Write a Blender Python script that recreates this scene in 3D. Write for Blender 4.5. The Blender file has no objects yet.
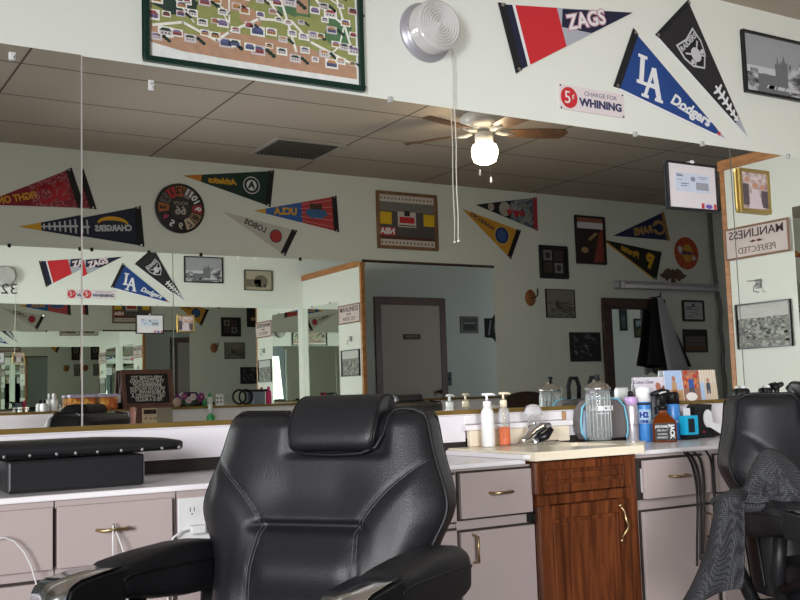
import bpy, bmesh, math, random
from mathutils import Vector, Matrix
random.seed(7)
SC = bpy.context.scene
COL = SC.collection
# ---------------------------------------------------------------- camera
HC = 1.0                                    # camera height
F_PX, YAW, PITCH, ROLL = 1010.64, math.radians(30.935), math.radians(5.385), math.radians(-1.809)
D = 3.15                                    # mirror wall, y
R = 4.0315                                  # distance between the two mirror walls
BY = D - R                                  # back wall, y
CEIL = 2.80
HT = 2.09                                   # top of the mirrors
XP, LP = 5.317, 1.49                        # partition: x of its face, length from the mirror wall
fw_ = Vector((math.sin(YAW)*math.cos(PITCH), math.cos(YAW)*math.cos(PITCH), math.sin(PITCH)))
r0_ = Vector((math.cos(YAW), -math.sin(YAW), 0)); u0_ = r0_.cross(fw_)
r_ = math.cos(ROLL)*r0_ + math.sin(ROLL)*u0_; u_ = -math.sin(ROLL)*r0_ + math.cos(ROLL)*u0_
cd = bpy.data.cameras.new('camera'); cd.sensor_width = 36; cd.lens = F_PX/800*36; cd.clip_start = .05
cam = bpy.data.objects.new('camera', cd); COL.objects.link(cam)
cam.matrix_world = Matrix(((r_.x, u_.x, -fw_.x, 0), (r_.y, u_.y, -fw_.y, 0), (r_.z, u_.z, -fw_.z, HC), (0, 0, 0, 1)))
SC.camera = cam
# ---------------------------------------------------------------- world, light, exposure
w = bpy.data.worlds.new('world'); SC.world = w; w.use_nodes = True
w.node_tree.nodes['Background'].inputs[0].default_value = (.80, .90, 1, 1)
w.node_tree.nodes['Background'].inputs[1].default_value = .25
def area(name, loc, direction, sx, sy, power, col=(1, 1, 1), spread=180):
    l = bpy.data.lights.new(name, 'AREA'); l.shape = 'RECTANGLE'; l.size = sx; l.size_y = sy; l.energy = power; l.color = col
    l.spread = math.radians(spread)
    o = bpy.data.objects.new(name, l); COL.objects.link(o); o.location = loc
    o.rotation_euler = Vector(direction).to_track_quat('-Z', 'Y').to_euler()
    return o
area('daylight_storefront', (-2.2, BY-.30, 1.42), (1.15, 1, -.28), 1.5, 1.3, 122, (.97, .98, 1), 92)
area('daylight_storefront_right', (.57, BY-.30, 1.42), (1.25, 1, -.32), 1.0, 1.3, 88, (.97, .98, 1), 98)
area('daylight_rear_room', (9.0, BY-.45, 1.55), (-.3, 1, 0), 1.1, 1.2, 24, (.80, .88, 1), 140)
SC.view_settings.view_transform = 'Standard'; SC.view_settings.look = 'None'
SC.view_settings.exposure = 0.0; SC.view_settings.gamma = 1; SC.view_settings.use_curve_mapping = False
cy = SC.cycles
cy.max_bounces = 18; cy.glossy_bounces = 10; cy.diffuse_bounces = 6; cy.transmission_bounces = 10; cy.transparent_max_bounces = 12
cy.sample_clamp_indirect = 6; cy.blur_glossy = .5; cy.use_denoising = True
# chairs: x, y, z of the foot of the backrest, heading
CH1 = (.938, 1.970, 0, -53.0)
CH2 = (2.535, 1.86, 0, -22)
CAPE_A = 2.72
# ---------------------------------------------------------------- points on the real surfaces
def ray(x, y): return fw_*F_PX + r_*(x-400) - u_*(y-300)
def onY(x, y, Y):
    d = ray(x, y); t = Y/d.y; return Vector((d.x*t, Y, d.z*t+HC))
def onZ(x, y, Z):
    d = ray(x, y); t = (Z-HC)/d.z; return Vector((d.x*t, d.y*t, Z))
def onX(x, y, X):
    d = ray(x, y); t = X/d.x; return Vector((X, d.y*t, d.z*t+HC))
def axial(x, y, a):
    d = ray(x, y); t = a/F_PX; return d*t + Vector((0, 0, HC))
def onF(x, y, off=0): return onY(x, y, D-off)                     # on the mirror wall
def onB(x, y, off=0):                                            # on the opposite wall, seen by one reflection
    p = onY(x, y, D+R-off); return Vector((p.x, 2*D-p.y, p.z))
def onK(x, y, off=0):                                            # on the mirror wall again, seen by two reflections
    p = onY(x, y, D+2*R-off); return Vector((p.x, D-off, p.z))
def onPart(x, y):
    p = onX(x, y, XP); return Vector((XP, 2*D-p.y, p.z))
# ---------------------------------------------------------------- materials
MATS = {}
def mat(name, col, rough=.5, metal=0, bump=0, bscale=60, var=0, vscale=8, trans=0, ior=1.45, emit=0, coat=0, alpha=1, spec=.5):
    if name in MATS: return MATS[name]
    m = bpy.data.materials.new(name); m.use_nodes = True; nt = m.node_tree; b = nt.nodes['Principled BSDF']
    c = tuple(col)+(1,)
    b.inputs['Base Color'].default_value = c; b.inputs['Roughness'].default_value = rough; b.inputs['Metallic'].default_value = metal
    b.inputs['Transmission Weight'].default_value = trans; b.inputs['IOR'].default_value = ior; b.inputs['Coat Weight'].default_value = coat
    b.inputs['Alpha'].default_value = alpha; b.inputs['Specular IOR Level'].default_value = spec
    if emit: b.inputs['Emission Color'].default_value = c; b.inputs['Emission Strength'].default_value = emit
    tc = nt.nodes.new('ShaderNodeTexCoord')
    if var:
        n = nt.nodes.new('ShaderNodeTexNoise'); n.inputs['Scale'].default_value = vscale; n.inputs['Detail'].default_value = 4
        nt.links.new(tc.outputs['Object'], n.inputs['Vector'])
        mx = nt.nodes.new('ShaderNodeMix'); mx.data_type = 'RGBA'
        mx.inputs[6].default_value = tuple(max(0, k*(1-var)) for k in col)+(1,); mx.inputs[7].default_value = tuple(min(1, k*(1+var)) for k in col)+(1,)
        nt.links.new(n.outputs['Fac'], mx.inputs[0]); nt.links.new(mx.outputs[2], b.inputs['Base Color'])
    if bump:
        n2 = nt.nodes.new('ShaderNodeTexNoise'); n2.inputs['Scale'].default_value = bscale; n2.inputs['Detail'].default_value = 3
        nt.links.new(tc.outputs['Object'], n2.inputs['Vector'])
        bp = nt.nodes.new('ShaderNodeBump'); bp.inputs['Strength'].default_value = bump; bp.inputs['Distance'].default_value = .004
        nt.links.new(n2.outputs['Fac'], bp.inputs['Height']); nt.links.new(bp.outputs['Normal'], b.inputs['Normal'])
    MATS[name] = m; return m
def srgb(r, g, b):
    f = lambda c: (c/255/12.92) if c/255 <= .04045 else ((c/255+.055)/1.055)**2.4
    return (f(r), f(g), f(b))
def flat(r, g, b, rough=.7, **k):
    return mat('paint_%d_%d_%d_%d' % (r, g, b, int(rough*100)), srgb(r, g, b), rough, **k)
def wood(name, c1, c2, scale=(60, 60, 5), rough=.4):
    if name in MATS: return MATS[name]
    m = bpy.data.materials.new(name); m.use_nodes = True; nt = m.node_tree; b = nt.nodes['Principled BSDF']
    tc = nt.nodes.new('ShaderNodeTexCoord'); mp = nt.nodes.new('ShaderNodeMapping'); mp.inputs['Scale'].default_value = scale
    n = nt.nodes.new('ShaderNodeTexNoise'); n.inputs['Scale'].default_value = 1; n.inputs['Detail'].default_value = 6; n.inputs['Distortion'].default_value = .8
    cr = nt.nodes.new('ShaderNodeValToRGB'); cr.color_ramp.elements[0].position = .35; cr.color_ramp.elements[1].position = .65
    cr.color_ramp.elements[0].color = c1+(1,); cr.color_ramp.elements[1].color = c2+(1,)
    nt.links.new(tc.outputs['Object'], mp.inputs[0]); nt.links.new(mp.outputs[0], n.inputs['Vector']); nt.links.new(n.outputs['Fac'], cr.inputs[0])
    nt.links.new(cr.outputs[0], b.inputs['Base Color']); b.inputs['Roughness'].default_value = rough
    MATS[name] = m; return m
def print_mat(name, stops, scale=20, kind='noise', detail=6, stretch=(1, 1, 1), rough=.5):
    """a printed picture: tones from a noise or voronoi pattern"""
    if name in MATS: return MATS[name]
    m = bpy.data.materials.new(name); m.use_nodes = True; nt = m.node_tree; b = nt.nodes['Principled BSDF']
    tc = nt.nodes.new('ShaderNodeTexCoord'); mp = nt.nodes.new('ShaderNodeMapping'); mp.inputs['Scale'].default_value = stretch
    nt.links.new(tc.outputs['Object'], mp.inputs[0])
    if kind == 'noise':
        n = nt.nodes.new('ShaderNodeTexNoise'); n.inputs['Scale'].default_value = scale; n.inputs['Detail'].default_value = detail; out = n.outputs['Fac']
    else:
        n = nt.nodes.new('ShaderNodeTexVoronoi'); n.inputs['Scale'].default_value = scale; out = n.outputs['Color']
    nt.links.new(mp.outputs[0], n.inputs['Vector'])
    cr = nt.nodes.new('ShaderNodeValToRGB'); cr.color_ramp.interpolation = 'LINEAR' if kind == 'noise' else 'CONSTANT'
    while len(cr.color_ramp.elements) < len(stops): cr.color_ramp.elements.new(.5)
    for e, (p, c) in zip(cr.color_ramp.elements, stops): e.position = p; e.color = srgb(*c)+(1,)
    nt.links.new(out, cr.inputs[0]); nt.links.new(cr.outputs[0], b.inputs['Base Color']); b.inputs['Roughness'].default_value = rough
    MATS[name] = m; return m
def grid_mat(name, base, line, sx, sy, ox, oy, lw, rough=.9):
    """ceiling tiles: lines of a suspended grid"""
    m = bpy.data.materials.new(name); m.use_nodes = True; nt = m.node_tree; b = nt.nodes['Principled BSDF']; b.inputs['Roughness'].default_value = rough
    g = nt.nodes.new('ShaderNodeNewGeometry'); sp = nt.nodes.new('ShaderNodeSeparateXYZ'); nt.links.new(g.outputs['Position'], sp.inputs[0])
    def M(op, a, bb=None, c=None):
        n = nt.nodes.new('ShaderNodeMath'); n.operation = op
        for i, v in enumerate((a, bb, c)):
            if v is None: continue
            if isinstance(v, (int, float)): n.inputs[i].default_value = v
            else: nt.links.new(v, n.inputs[i])
        return n.outputs[0]
    def ln(ax, s, o): return M('LESS_THAN', M('MODULO', M('ADD', M('SUBTRACT', ax, o), 50*s), s), lw)
    f = M('MAXIMUM', ln(sp.outputs[0], sx, ox), ln(sp.outputs[1], sy, oy))
    n = nt.nodes.new('ShaderNodeTexNoise'); n.inputs['Scale'].default_value = 220; n.inputs['Detail'].default_value = 3; nt.links.new(g.outputs['Position'], n.inputs['Vector'])
    cr = nt.nodes.new('ShaderNodeValToRGB'); cr.color_ramp.elements[0].position = .3; cr.color_ramp.elements[0].color = tuple(k*.72 for k in base)+(1,)
    cr.color_ramp.elements[1].position = .6; cr.color_ramp.elements[1].color = base+(1,); nt.links.new(n.outputs['Fac'], cr.inputs[0])
    mx = nt.nodes.new('ShaderNodeMix'); mx.data_type = 'RGBA'; nt.links.new(f, mx.inputs[0]); nt.links.new(cr.outputs[0], mx.inputs[6]); mx.inputs[7].default_value = line+(1,)
    nt.links.new(mx.outputs[2], b.inputs['Base Color'])
    return m
M_MIRROR = mat('mirror_silver', (.90, .93, .90), .0, 1)
M_LEATHER = mat('black_leather', (.0085, .0085, .0105), .44, bump=.22, bscale=330, spec=.42)
M_PIPING = mat('black_piping', (.006, .006, .007), .45, spec=.3)
M_STITCH = mat('grey_stitch', (.09, .09, .10), .7)
M_CHROME = mat('chrome', (.75, .76, .80), .14, 1)
M_BLACK = mat('black_plastic', (.008, .008, .009), .42, spec=.3)
M_BOTTLE = mat('bottle_white', (.84, .84, .84), .28)
M_DARKMETAL = mat('dark_metal', (.03, .03, .035), .3, .8)
M_WHITE = mat('white_laminate', srgb(232, 228, 231), .25, var=.03, vscale=3)
M_CAB = mat('cabinet_paint', srgb(170, 156, 153), .45, var=.04, vscale=4)
M_CREAM = mat('cream_cultured_marble', srgb(232, 220, 196), .22, var=.05, vscale=10)
M_GOLD = mat('brass', (.46, .33, .17), .34, 1)
M_GOLDWOOD = mat('gold_edge_strip', srgb(134, 108, 56), .3, .45, var=.25, vscale=12)
M_DARKGAP = mat('dark_panel', srgb(48, 42, 38), .6, var=.2)
M_WALL = mat('mint_wall_paint', srgb(222, 225, 217), .75, bump=.12, bscale=140)
M_TRIMWOOD = wood('honey_wood_trim', srgb(150, 96, 50), srgb(186, 126, 72), (8, 8, 40), .4)
M_DARKWOOD = wood('dark_wood', srgb(52, 34, 28), srgb(84, 56, 46), (12, 12, 40), .45)
M_VANITY = wood('oak_vanity', srgb(66, 30, 13), srgb(112, 60, 30), (48, 48, 3.2), .36)
M_GLASS = mat('clear_glass', (.95, .97, .97), .02, trans=1, ior=1.45)
M_CLEAR = mat('clear_plastic', (.9, .93, .93), .05, trans=.9, ior=1.3, alpha=.75)
M_BWHITE = mat('white_plastic', (.66, .66, .66), .3)
# ---------------------------------------------------------------- mesh building
class MB:
    def __init__(s): s.v = []; s.f = []; s.m = []; s.k = 0; s.sm = set()
    def add(s, vs, fs, smooth=False):
        o = len(s.v); s.v += [tuple(p) for p in vs]
        for f in fs:
            if smooth: s.sm.add(len(s.f))
            s.f.append([o+i for i in f]); s.m.append(s.k)
        return s
    def box(s, a, b, M=None):
        x0, y0, z0 = (min(a[i], b[i]) for i in range(3)); x1, y1, z1 = (max(a[i], b[i]) for i in range(3))
        vs = [Vector(p) for p in ((x0,y0,z0),(x1,y0,z0),(x1,y1,z0),(x0,y1,z0),(x0,y0,z1),(x1,y0,z1),(x1,y1,z1),(x0,y1,z1))]
        if M: vs = [M @ p for p in vs]
        return s.add(vs, [(3,2,1,0),(4,5,6,7),(0,1,5,4),(1,2,6,5),(2,3,7,6),(3,0,4,7)])
    def lathe(s, prof, c=(0, 0, 0), axis=(0, 0, 1), n=24, sx=1, sy=1, smooth=True):
        q = Vector((0, 0, 1)).rotation_difference(Vector(axis).normalized()).to_matrix(); c = Vector(c); vs = []; fs = []
        for r, z in prof:
            for i in range(n):
                a = 2*math.pi*i/n; vs.append(c + q @ Vector((r*math.cos(a)*sx, r*math.sin(a)*sy, z)))
        for j in range(len(prof)-1):
            for i in range(n):
                k = (i+1) % n; fs.append((j*n+i, j*n+k, (j+1)*n+k, (j+1)*n+i))
        s.add(vs, fs, smooth)
        s.add(vs[:n], [tuple(range(n))[::-1]]); s.add(vs[-n:], [tuple(range(n))])
        return s
    def cyl(s, a, b, r, n=12, r2=None):
        a = Vector(a); b = Vector(b); L = (b-a).length
        return s.lathe([(r, 0), (r if r2 is None else r2, L)], a, b-a, n)
    def tube(s, pts, r, n=8):
        pts = [Vector(p) for p in pts]; vs = []; fs = []; m = len(pts); up = None
        for i, p in enumerate(pts):
            t = (pts[min(i+1, m-1)]-pts[max(i-1, 0)]).normalized()
            if up is None: up = Vector((0, 0, 1)) if abs(t.z) < .9 else Vector((1, 0, 0))
            a = t.cross(up); a = a.normalized() if a.length > 1e-6 else Vector((1, 0, 0)); b = t.cross(a).normalized(); up = -b if (-b).dot(up) > 0 else b
            rr = r[i] if isinstance(r, (list, tuple)) else r
            for k in range(n):
                g = 2*math.pi*k/n; vs.append(p + a*rr*math.cos(g) + up*rr*math.sin(g))
        for j in range(m-1):
            for k in range(n):
                l = (k+1) % n; fs.append((j*n+k, j*n+l, (j+1)*n+l, (j+1)*n+k))
        s.add(vs, fs, True); s.add(vs[:n], [tuple(range(n))]); s.add(vs[-n:], [tuple(range(n))[::-1]])
        return s
    def prism(s, poly, sheet, h0, h1):
        n = len(poly); vs = [sheet.p(u, v, h0) for u, v in poly] + [sheet.p(u, v, h1) for u, v in poly]
        fs = [tuple(range(n))[::-1], tuple(n+i for i in range(n))] + [(i, (i+1) % n, n+(i+1) % n, n+i) for i in range(n)]
        return s.add(vs, fs)
    def sphere(s, c, rx, ry=None, rz=None, nu=16, nv=10):
        ry = ry or rx; rz = rz or rx; c = Vector(c); vs = []; fs = []
        for j in range(nv+1):
            t = math.pi*j/nv
            for i in range(nu):
                a = 2*math.pi*i/nu; vs.append(c + Vector((rx*math.sin(t)*math.cos(a), ry*math.sin(t)*math.sin(a), rz*math.cos(t))))
        for j in range(nv):
            for i in range(nu):
                k = (i+1) % nu; fs.append((j*nu+i, (j+1)*nu+i, (j+1)*nu+k, j*nu+k))
        return s.add(vs, fs, True)
    def build(s, name, mats, parent=None, bevel=0, fix=True, weld=True):
        me = bpy.data.meshes.new(name); me.from_pydata(s.v, [], s.f)
        for m in (mats if isinstance(mats, (list, tuple)) else [mats]): me.materials.append(m)
        for i, p in enumerate(me.polygons):
            p.material_index = s.m[i]; p.use_smooth = i in s.sm
        if fix:
            bm = bmesh.new(); bm.from_mesh(me)
            if weld: bmesh.ops.remove_doubles(bm, verts=bm.verts, dist=1e-6)
            bmesh.ops.recalc_face_normals(bm, faces=bm.faces); bm.to_mesh(me); bm.free()
        o = bpy.data.objects.new(name, me); COL.objects.link(o)
        if parent: o.parent = parent; o.matrix_parent_inverse = inv(parent)
        if bevel:
            b = o.modifiers.new('bevel', 'BEVEL'); b.width = bevel; b.segments = 2; b.limit_method = 'ANGLE'; b.angle_limit = .6
        return o
WORLD = {}
def inv(o):
    """inverse of a thing's placement: its parts are written in world coordinates unless it is built in local ones"""
    return WORLD.get(o.name, Matrix.Identity(4))
def tag(o, label=None, cat=None, group=None, kind=None):
    if label: o['label'] = label
    if cat: o['category'] = cat
    if group: o['group'] = group
    if kind: o['kind'] = kind
    return o
def thing(name, label, cat, loc=(0, 0, 0), rot=0, group=None, local=False):
    o = bpy.data.objects.new(name, None); COL.objects.link(o); o.location = loc; o.rotation_euler = (0, 0, rot); o.empty_display_size = .05
    if not local: WORLD[o.name] = (Matrix.Translation(Vector(loc)) @ Matrix.Rotation(rot, 4, 'Z')).inverted()
    return tag(o, label, cat, group)
def struct(name, mb, m, bevel=0): return tag(mb.build(name, m, bevel=bevel), kind='structure')
def dup(root, loc, rot, label):
    c = root.copy(); COL.objects.link(c); c.location = loc; c.rotation_euler = (0, 0, rot); c['label'] = label
    for ch in list(root.children):
        d = ch.copy(); COL.objects.link(d); d.parent = c
        for g in list(ch.children):
            e = g.copy(); COL.objects.link(e); e.parent = d
    return c
class Sheet:
    """a flat working surface: u to the reader's right, v up, n towards the reader"""
    def __init__(s, o, U, V, N): s.o = Vector(o); s.U = Vector(U).normalized(); s.V = Vector(V).normalized(); s.N = Vector(N).normalized()
    def p(s, u, v, h=0): return s.o + s.U*u + s.V*v + s.N*h
    def uv(s, P): d = Vector(P)-s.o; return (d.dot(s.U), d.dot(s.V))
    def at(s, u, v, ang=0, h=0):
        c, n = math.cos(ang), math.sin(ang)
        return Sheet(s.p(u, v, h), s.U*c+s.V*n, s.V*c-s.U*n, s.N)
SF = Sheet((0, D, 0), (1, 0, 0), (0, 0, 1), (0, -1, 0))
SB = Sheet((0, BY, 0), (-1, 0, 0), (0, 0, 1), (0, 1, 0))
SP = Sheet((XP, 0, 0), (0, -1, 0), (0, 0, 1), (-1, 0, 0))
def text(sh, s, u, v, size, m, parent, h=.003, ang=0, align='CENTER', name='lettering', xs=1, bold=0, ext=.0006, shear=0, spacing=1, cyl_r=0):
    c = bpy.data.curves.new(name, 'FONT'); c.body = s; c.size = size; c.align_x = align; c.align_y = 'CENTER'; c.extrude = ext; c.offset = bold; c.shear = shear; c.space_character = spacing; c.resolution_u = 3
    t = bpy.data.objects.new(name, c); COL.objects.link(t)
    me = bpy.data.meshes.new_from_object(t.evaluated_get(bpy.context.evaluated_depsgraph_get())) if False else bpy.data.meshes.new_from_object(t)
    bpy.data.objects.remove(t); ca, sa = math.cos(ang), math.sin(ang)
    for q in me.vertices:
        x, y, z = q.co; x *= xs
        if cyl_r:                                   # wrapped round a bottle of that radius
            a = x/cyl_r; p = sh.p(u+cyl_r*math.sin(a), v+y, h-cyl_r*(1-math.cos(a))+z)
        else: p = sh.p(u+x*ca-y*sa, v+x*sa+y*ca, h+z)
        q.co = p
    me.materials.clear(); me.materials.append(m)
    o = bpy.data.objects.new(name, me); COL.objects.link(o)
    if parent: o.parent = parent; o.matrix_parent_inverse = inv(parent)
    return o
def disc(n=28): return [(math.cos(2*math.pi*i/n), math.sin(2*math.pi*i/n)) for i in range(n)]
def ell(cx, cy, rx, ry, n=28, ang=0):
    c, s = math.cos(ang), math.sin(ang); return [(cx+rx*x*c-ry*y*s, cy+rx*x*s+ry*y*c) for x, y in disc(n)]
def rect(u0, v0, u1, v1): return [(u0, v0), (u1, v0), (u1, v1), (u0, v1)]
# ================================================================ the setting
X0, X1, DEEP = -3.0, 11.3, D
mb = MB(); mb.box((X0-.1, BY-.1, -.1), (X1+.1, D+.1, 0)); struct('floor', mb, mat('vinyl_floor', srgb(96, 88, 80), .45, var=.15, vscale=5))
mb = MB(); mb.box((X0-.1, BY-.1, CEIL), (X1+.1, D+.1, CEIL+.1)); struct('ceiling', mb, grid_mat('ceiling_tile', srgb(190, 176, 160), srgb(90, 80, 70), 1.17, .585, 2.19, D-.585*6+.02, .013))
mb = MB(); mb.box((X0-.1, D, 0), (X1+.1, D+.1, CEIL)); struct('wall_front', mb, M_WALL)
# back wall with the storefront window behind the photographer
WX0, WX1, WZ0, WZ1 = .05, 1.08, .75, 2.35
mb = MB()
mb.box((X0-.1, BY-.1, 0), (-2.9, BY, CEIL)); mb.box((-1.45, BY-.1, 0), (WX0, BY, CEIL)); mb.box((-2.9, BY-.1, 0), (-1.45, BY, WZ0)); mb.box((-2.9, BY-.1, WZ1), (-1.45, BY, CEIL)); mb.box((WX1, BY-.1, 0), (8.45, BY, CEIL)); mb.box((9.55, BY-.1, 0), (X1+.1, BY, CEIL)); mb.box((8.45, BY-.1, 0), (9.55, BY, .95)); mb.box((8.45, BY-.1, 2.15), (9.55, BY, CEIL)); mb.box((WX0, BY-.1, 0), (WX1, BY, WZ0)); mb.box((WX0, BY-.1, WZ1), (WX1, BY, CEIL))
struct('wall_back', mb, M_WALL)
LY0, LY1 = 0.0, 2.6
mb = MB()
mb.box((X0-.1, BY-.1, 0), (X0, D+.1, CEIL))
struct('wall_left', mb, M_WALL)
RY0, RY1 = .7, 2.3
mb = MB()
mb.box((X1, BY-.1, 0), (X1+.1, D+.1, CEIL))
struct('wall_right', mb, M_WALL)
def pane_mat():
    m = bpy.data.materials.new('window_glass'); m.use_nodes = True; nt = m.node_tree; nt.nodes.clear()
    o = nt.nodes.new('ShaderNodeOutputMaterial'); mx = nt.nodes.new('ShaderNodeMixShader'); t = nt.nodes.new('ShaderNodeBsdfTransparent'); g = nt.nodes.new('ShaderNodeBsdfGlossy')
    g.inputs['Roughness'].default_value = .02; mx.inputs[0].default_value = .06
    nt.links.new(t.outputs[0], mx.inputs[1]); nt.links.new(g.outputs[0], mx.inputs[2]); nt.links.new(mx.outputs[0], o.inputs[0]); return m
M_PANE = pane_mat(); M_ALU = mat('aluminium_frame', (.55, .56, .58), .35, .9)
def window(n, a, b, axis, bars):
    m = MB(); g = MB(); t = .025
    (x0, y0, z0), (x1, y1, z1) = a, b
    def bx(p, q): m.box(p, q)
    if axis == 'y':
        yc = (y0+y1)/2
        for z in (z0, z1-.05): bx((x0, yc-t, z), (x1, yc+t, z+.05))
        for i in range(bars+1): x = x0+(x1-x0-.05)*i/bars; bx((x, yc-t, z0), (x+.05, yc+t, z1))
        g.box((x0, yc-.003, z0), (x1, yc+.003, z1))
    else:
        xc = (x0+x1)/2
        for z in (z0, z1-.05): bx((xc-t, y0, z), (xc+t, y1, z+.05))
        for i in range(bars+1): y = y0+(y1-y0-.05)*i/bars; bx((xc-t, y, z0), (xc+t, y+.05, z1))
        g.box((xc-.003, y0, z0), (xc+.003, y1, z1))
    o = struct('window_%d' % n, m, M_ALU); p = g.build('pane', M_PANE, o)
window(1, (WX0, BY-.1, WZ0), (WX1, BY, WZ1), 'y', 1)
window(3, (-2.9, BY-.1, WZ0), (-1.45, BY, WZ1), 'y', 2)
window(2, (8.45, BY-.1, .95), (9.55, BY, 2.15), 'y', 2)
# partition to the right, open above
PZ = 2.43
mb = MB(); mb.box((XP, D-LP+.015, 0), (XP+.04, D, PZ)); struct('wall_partition', mb, M_WALL)
mb = MB(); mb.box((XP-.015, D-LP-.012, PZ), (XP+.055, D, PZ+.07)); struct('trim_1', mb, M_TRIMWOOD, .004)
mb = MB(); mb.box((XP-.004, D-LP-.008, 0), (XP+.044, D-LP+.032, PZ)); struct('trim_2', mb, M_TRIMWOOD, .004)
# door beyond the partition, on the same wall as the mirrors
a = onK(372.5, 297); b = onK(443, 298)
dx0, dx1, dz = a.x, b.x, a.z
mb = MB(); mb.box((dx0, D-.025, 0), (dx0+.09, D, dz)); mb.box((dx1-.09, D-.025, 0), (dx1, D, dz)); mb.box((dx0+.09, D-.025, dz-.1), (dx1-.09, D, dz)); struct('trim_3', mb, wood('brown_casing', srgb(92, 58, 46), srgb(116, 76, 60), (10, 10, 40)), .003)
mb = MB(); mb.box((dx0+.09, D-.015, .01), (dx1-.09, D, dz-.1)); door = struct('door_1', mb, mat('taupe_door_paint', srgb(196, 182, 170), .5))
mb = MB(); mb.cyl((dx1-.16, D-.015, 1.03), (dx1-.16, D-.06, 1.03), .014); mb.sphere((dx1-.16, D-.085, 1.03), .03); mb.build('door_knob', mat('dark_bronze', (.06, .05, .045), .35, .8), door)
k = onK(410, 337)
mb = MB(); mb.box((k.x-.13, D-.022, k.z-.035), (k.x+.13, D-.015, k.z+.035)); sg = mb.build('sign_plate', mat('brown_plate', srgb(60, 44, 34), .5), door)
text(SF, 'PRIVATE', k.x, k.z, .045, flat(190, 175, 140), sg, h=.0235, xs=1.1)
# ================================================================ front mirrors
ZB = 0.966                                   # the same on the opposite wall
ZL = 0.937                                   # top of the ledge under the mirrors
MX = [onF(80.5, 250).x, onF(736, 270).x]
GR_M = 'frameless mirror panels over the counter'
def mirror_panel(y, xa, xb, z0, z1, label, group, ndir, rot=0, pivot=None):
    """one pane of silvered glass; built about its own hinge edge so that it can hang a hair out of true"""
    px = pivot if pivot is not None else xa
    t = thing('wall_mirror', label, 'mirror', (px, y, 0), 0, group, local=True)
    m = MB(); m.box((xa-px, 0, z0), (xb-px, ndir*.005, z1)); g = m.build('glass_pane', M_MIRROR, t)
    t.rotation_euler = (0, 0, rot)
    return t
PA = mirror_panel(D-.012, -1.5, MX[0]-.003, ZL, HT, 'large frameless mirror left of the white vertical seam, above the black booster seat', GR_M, -1, math.radians(.58), MX[0]-.003)
PB = mirror_panel(D-.002, MX[0]+.003, MX[1]-.003, ZL, HT, 'widest frameless mirror, from the left seam to the seam beside the gold picture frame', GR_M, -1)
PC = mirror_panel(D-.002, MX[1]+.003, 5.24, ZL, HT, 'frameless mirror at the far right with the gold picture frame on it', GR_M, -1)
for i, x in enumerate(MX):
    m = MB(); m.box((x-.0026, D-.0075+(-.008 if i == 0 else 0), ZL), (x+.0026, D-.0025, HT)); tag(m.build('seam_strip', mat('pale_seam', srgb(176, 172, 168), .5, .2) if i == 0 else mat('grey_seam', srgb(120, 124, 122), .4, .5)), ('pale metal strip covering the mirror seam at the left', 'grey metal strip covering the mirror seam beside the gold frame')[i], 'strip', 'mirror seam strips')
M_CLIP = mat('clear_clip', (.75, .76, .75), .15, trans=.5)
CL = [('small clear clip on the mirror top just right of the framed map', 389), ('small clear clip on the mirror top below the blue pennant', 634), ('small clear clip on the mirror top below the tip of the blue pennant', 701), ('small clear clip on the mirror top at the far right above the gold frame', 787)]
for lab, px in CL:
    X = onF(px, 56+.1402*px-10).x
    m = MB(); m.box((X-.008, D-.014, HT-.010), (X+.008, D-.0015, HT+.012)); m.cyl((X, D-.014, HT+.004), (X, D-.017, HT+.004), .004)
    tag(m.build('mirror_clip', M_CLIP, bevel=.002), lab, 'clip', 'mirror clips')
for lab, px, py, wd, hg in (('small white adhesive hook near the top left corner of the mirror', 11, 58, .020, .024), ('small white adhesive hook on the mirror under the left end of the framed map', 150.5, 86, .018, .034)):
    p = onF(px, py); t = thing('adhesive_hook', lab, 'hook', p, 0, 'adhesive hooks')
    m = MB(); m.box((p.x-wd/2, D-.026 if px < 80 else D-.011, p.z-hg/2), (p.x+wd/2, D-.0185 if px < 80 else D-.0075, p.z+hg/2)); m.build('base', M_BWHITE, t, bevel=.003)
    y0 = D-.026 if px < 80 else D-.011
    m = MB(); m.tube([(p.x, y0, p.z+hg*.2), (p.x, y0-.012, p.z-hg*.3), (p.x, y0-.02, p.z-hg*.1)], .004); m.build('hook', M_BWHITE, t)
# gold-edged ledge, its white apron and the dark strip under it
def onface(px, py, Y=2.66): return onY(px, py, Y)
XR = 5.25
gx0, gx1 = onY(465, 425, 3.115).x, onY(566, 425, 3.115).x
t = thing('mirror_ledge', 'long gold-edged white ledge running under the mirrors', 'ledge', (1.5, 3.09, ZL-.02))
m = MB(); m.box((-1.5, 3.112, ZL-.018), (XR, D, ZL)); m.build('board', M_WHITE, t)
m = MB(); m.box((-1.5, 3.104, ZL-.014), (XR, 3.112, ZL+.001)); m.build('gold_edge', M_GOLDWOOD, t, bevel=.002)
AZ = onY(215, 457, 3.115).z
for xa, xb in ((-1.5, gx0), (gx1, XR)):
    m = MB(); m.box((xa, 3.114, AZ), (xb, 3.126, ZL-.019)); m.build('apron', mat('apron_white', srgb(226, 222, 228), .4), t, bevel=.002)
m = MB(); m.box((-1.5, 3.134, .781), (XR, D-.001, AZ+.01)); m.build('dark_strip', M_DARKGAP, t)
m = MB(); m.box((-1.5, 3.128, AZ+.012), (XR, D-.001, ZL-.02)); m.build('backing', M_WHITE, t)
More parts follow.
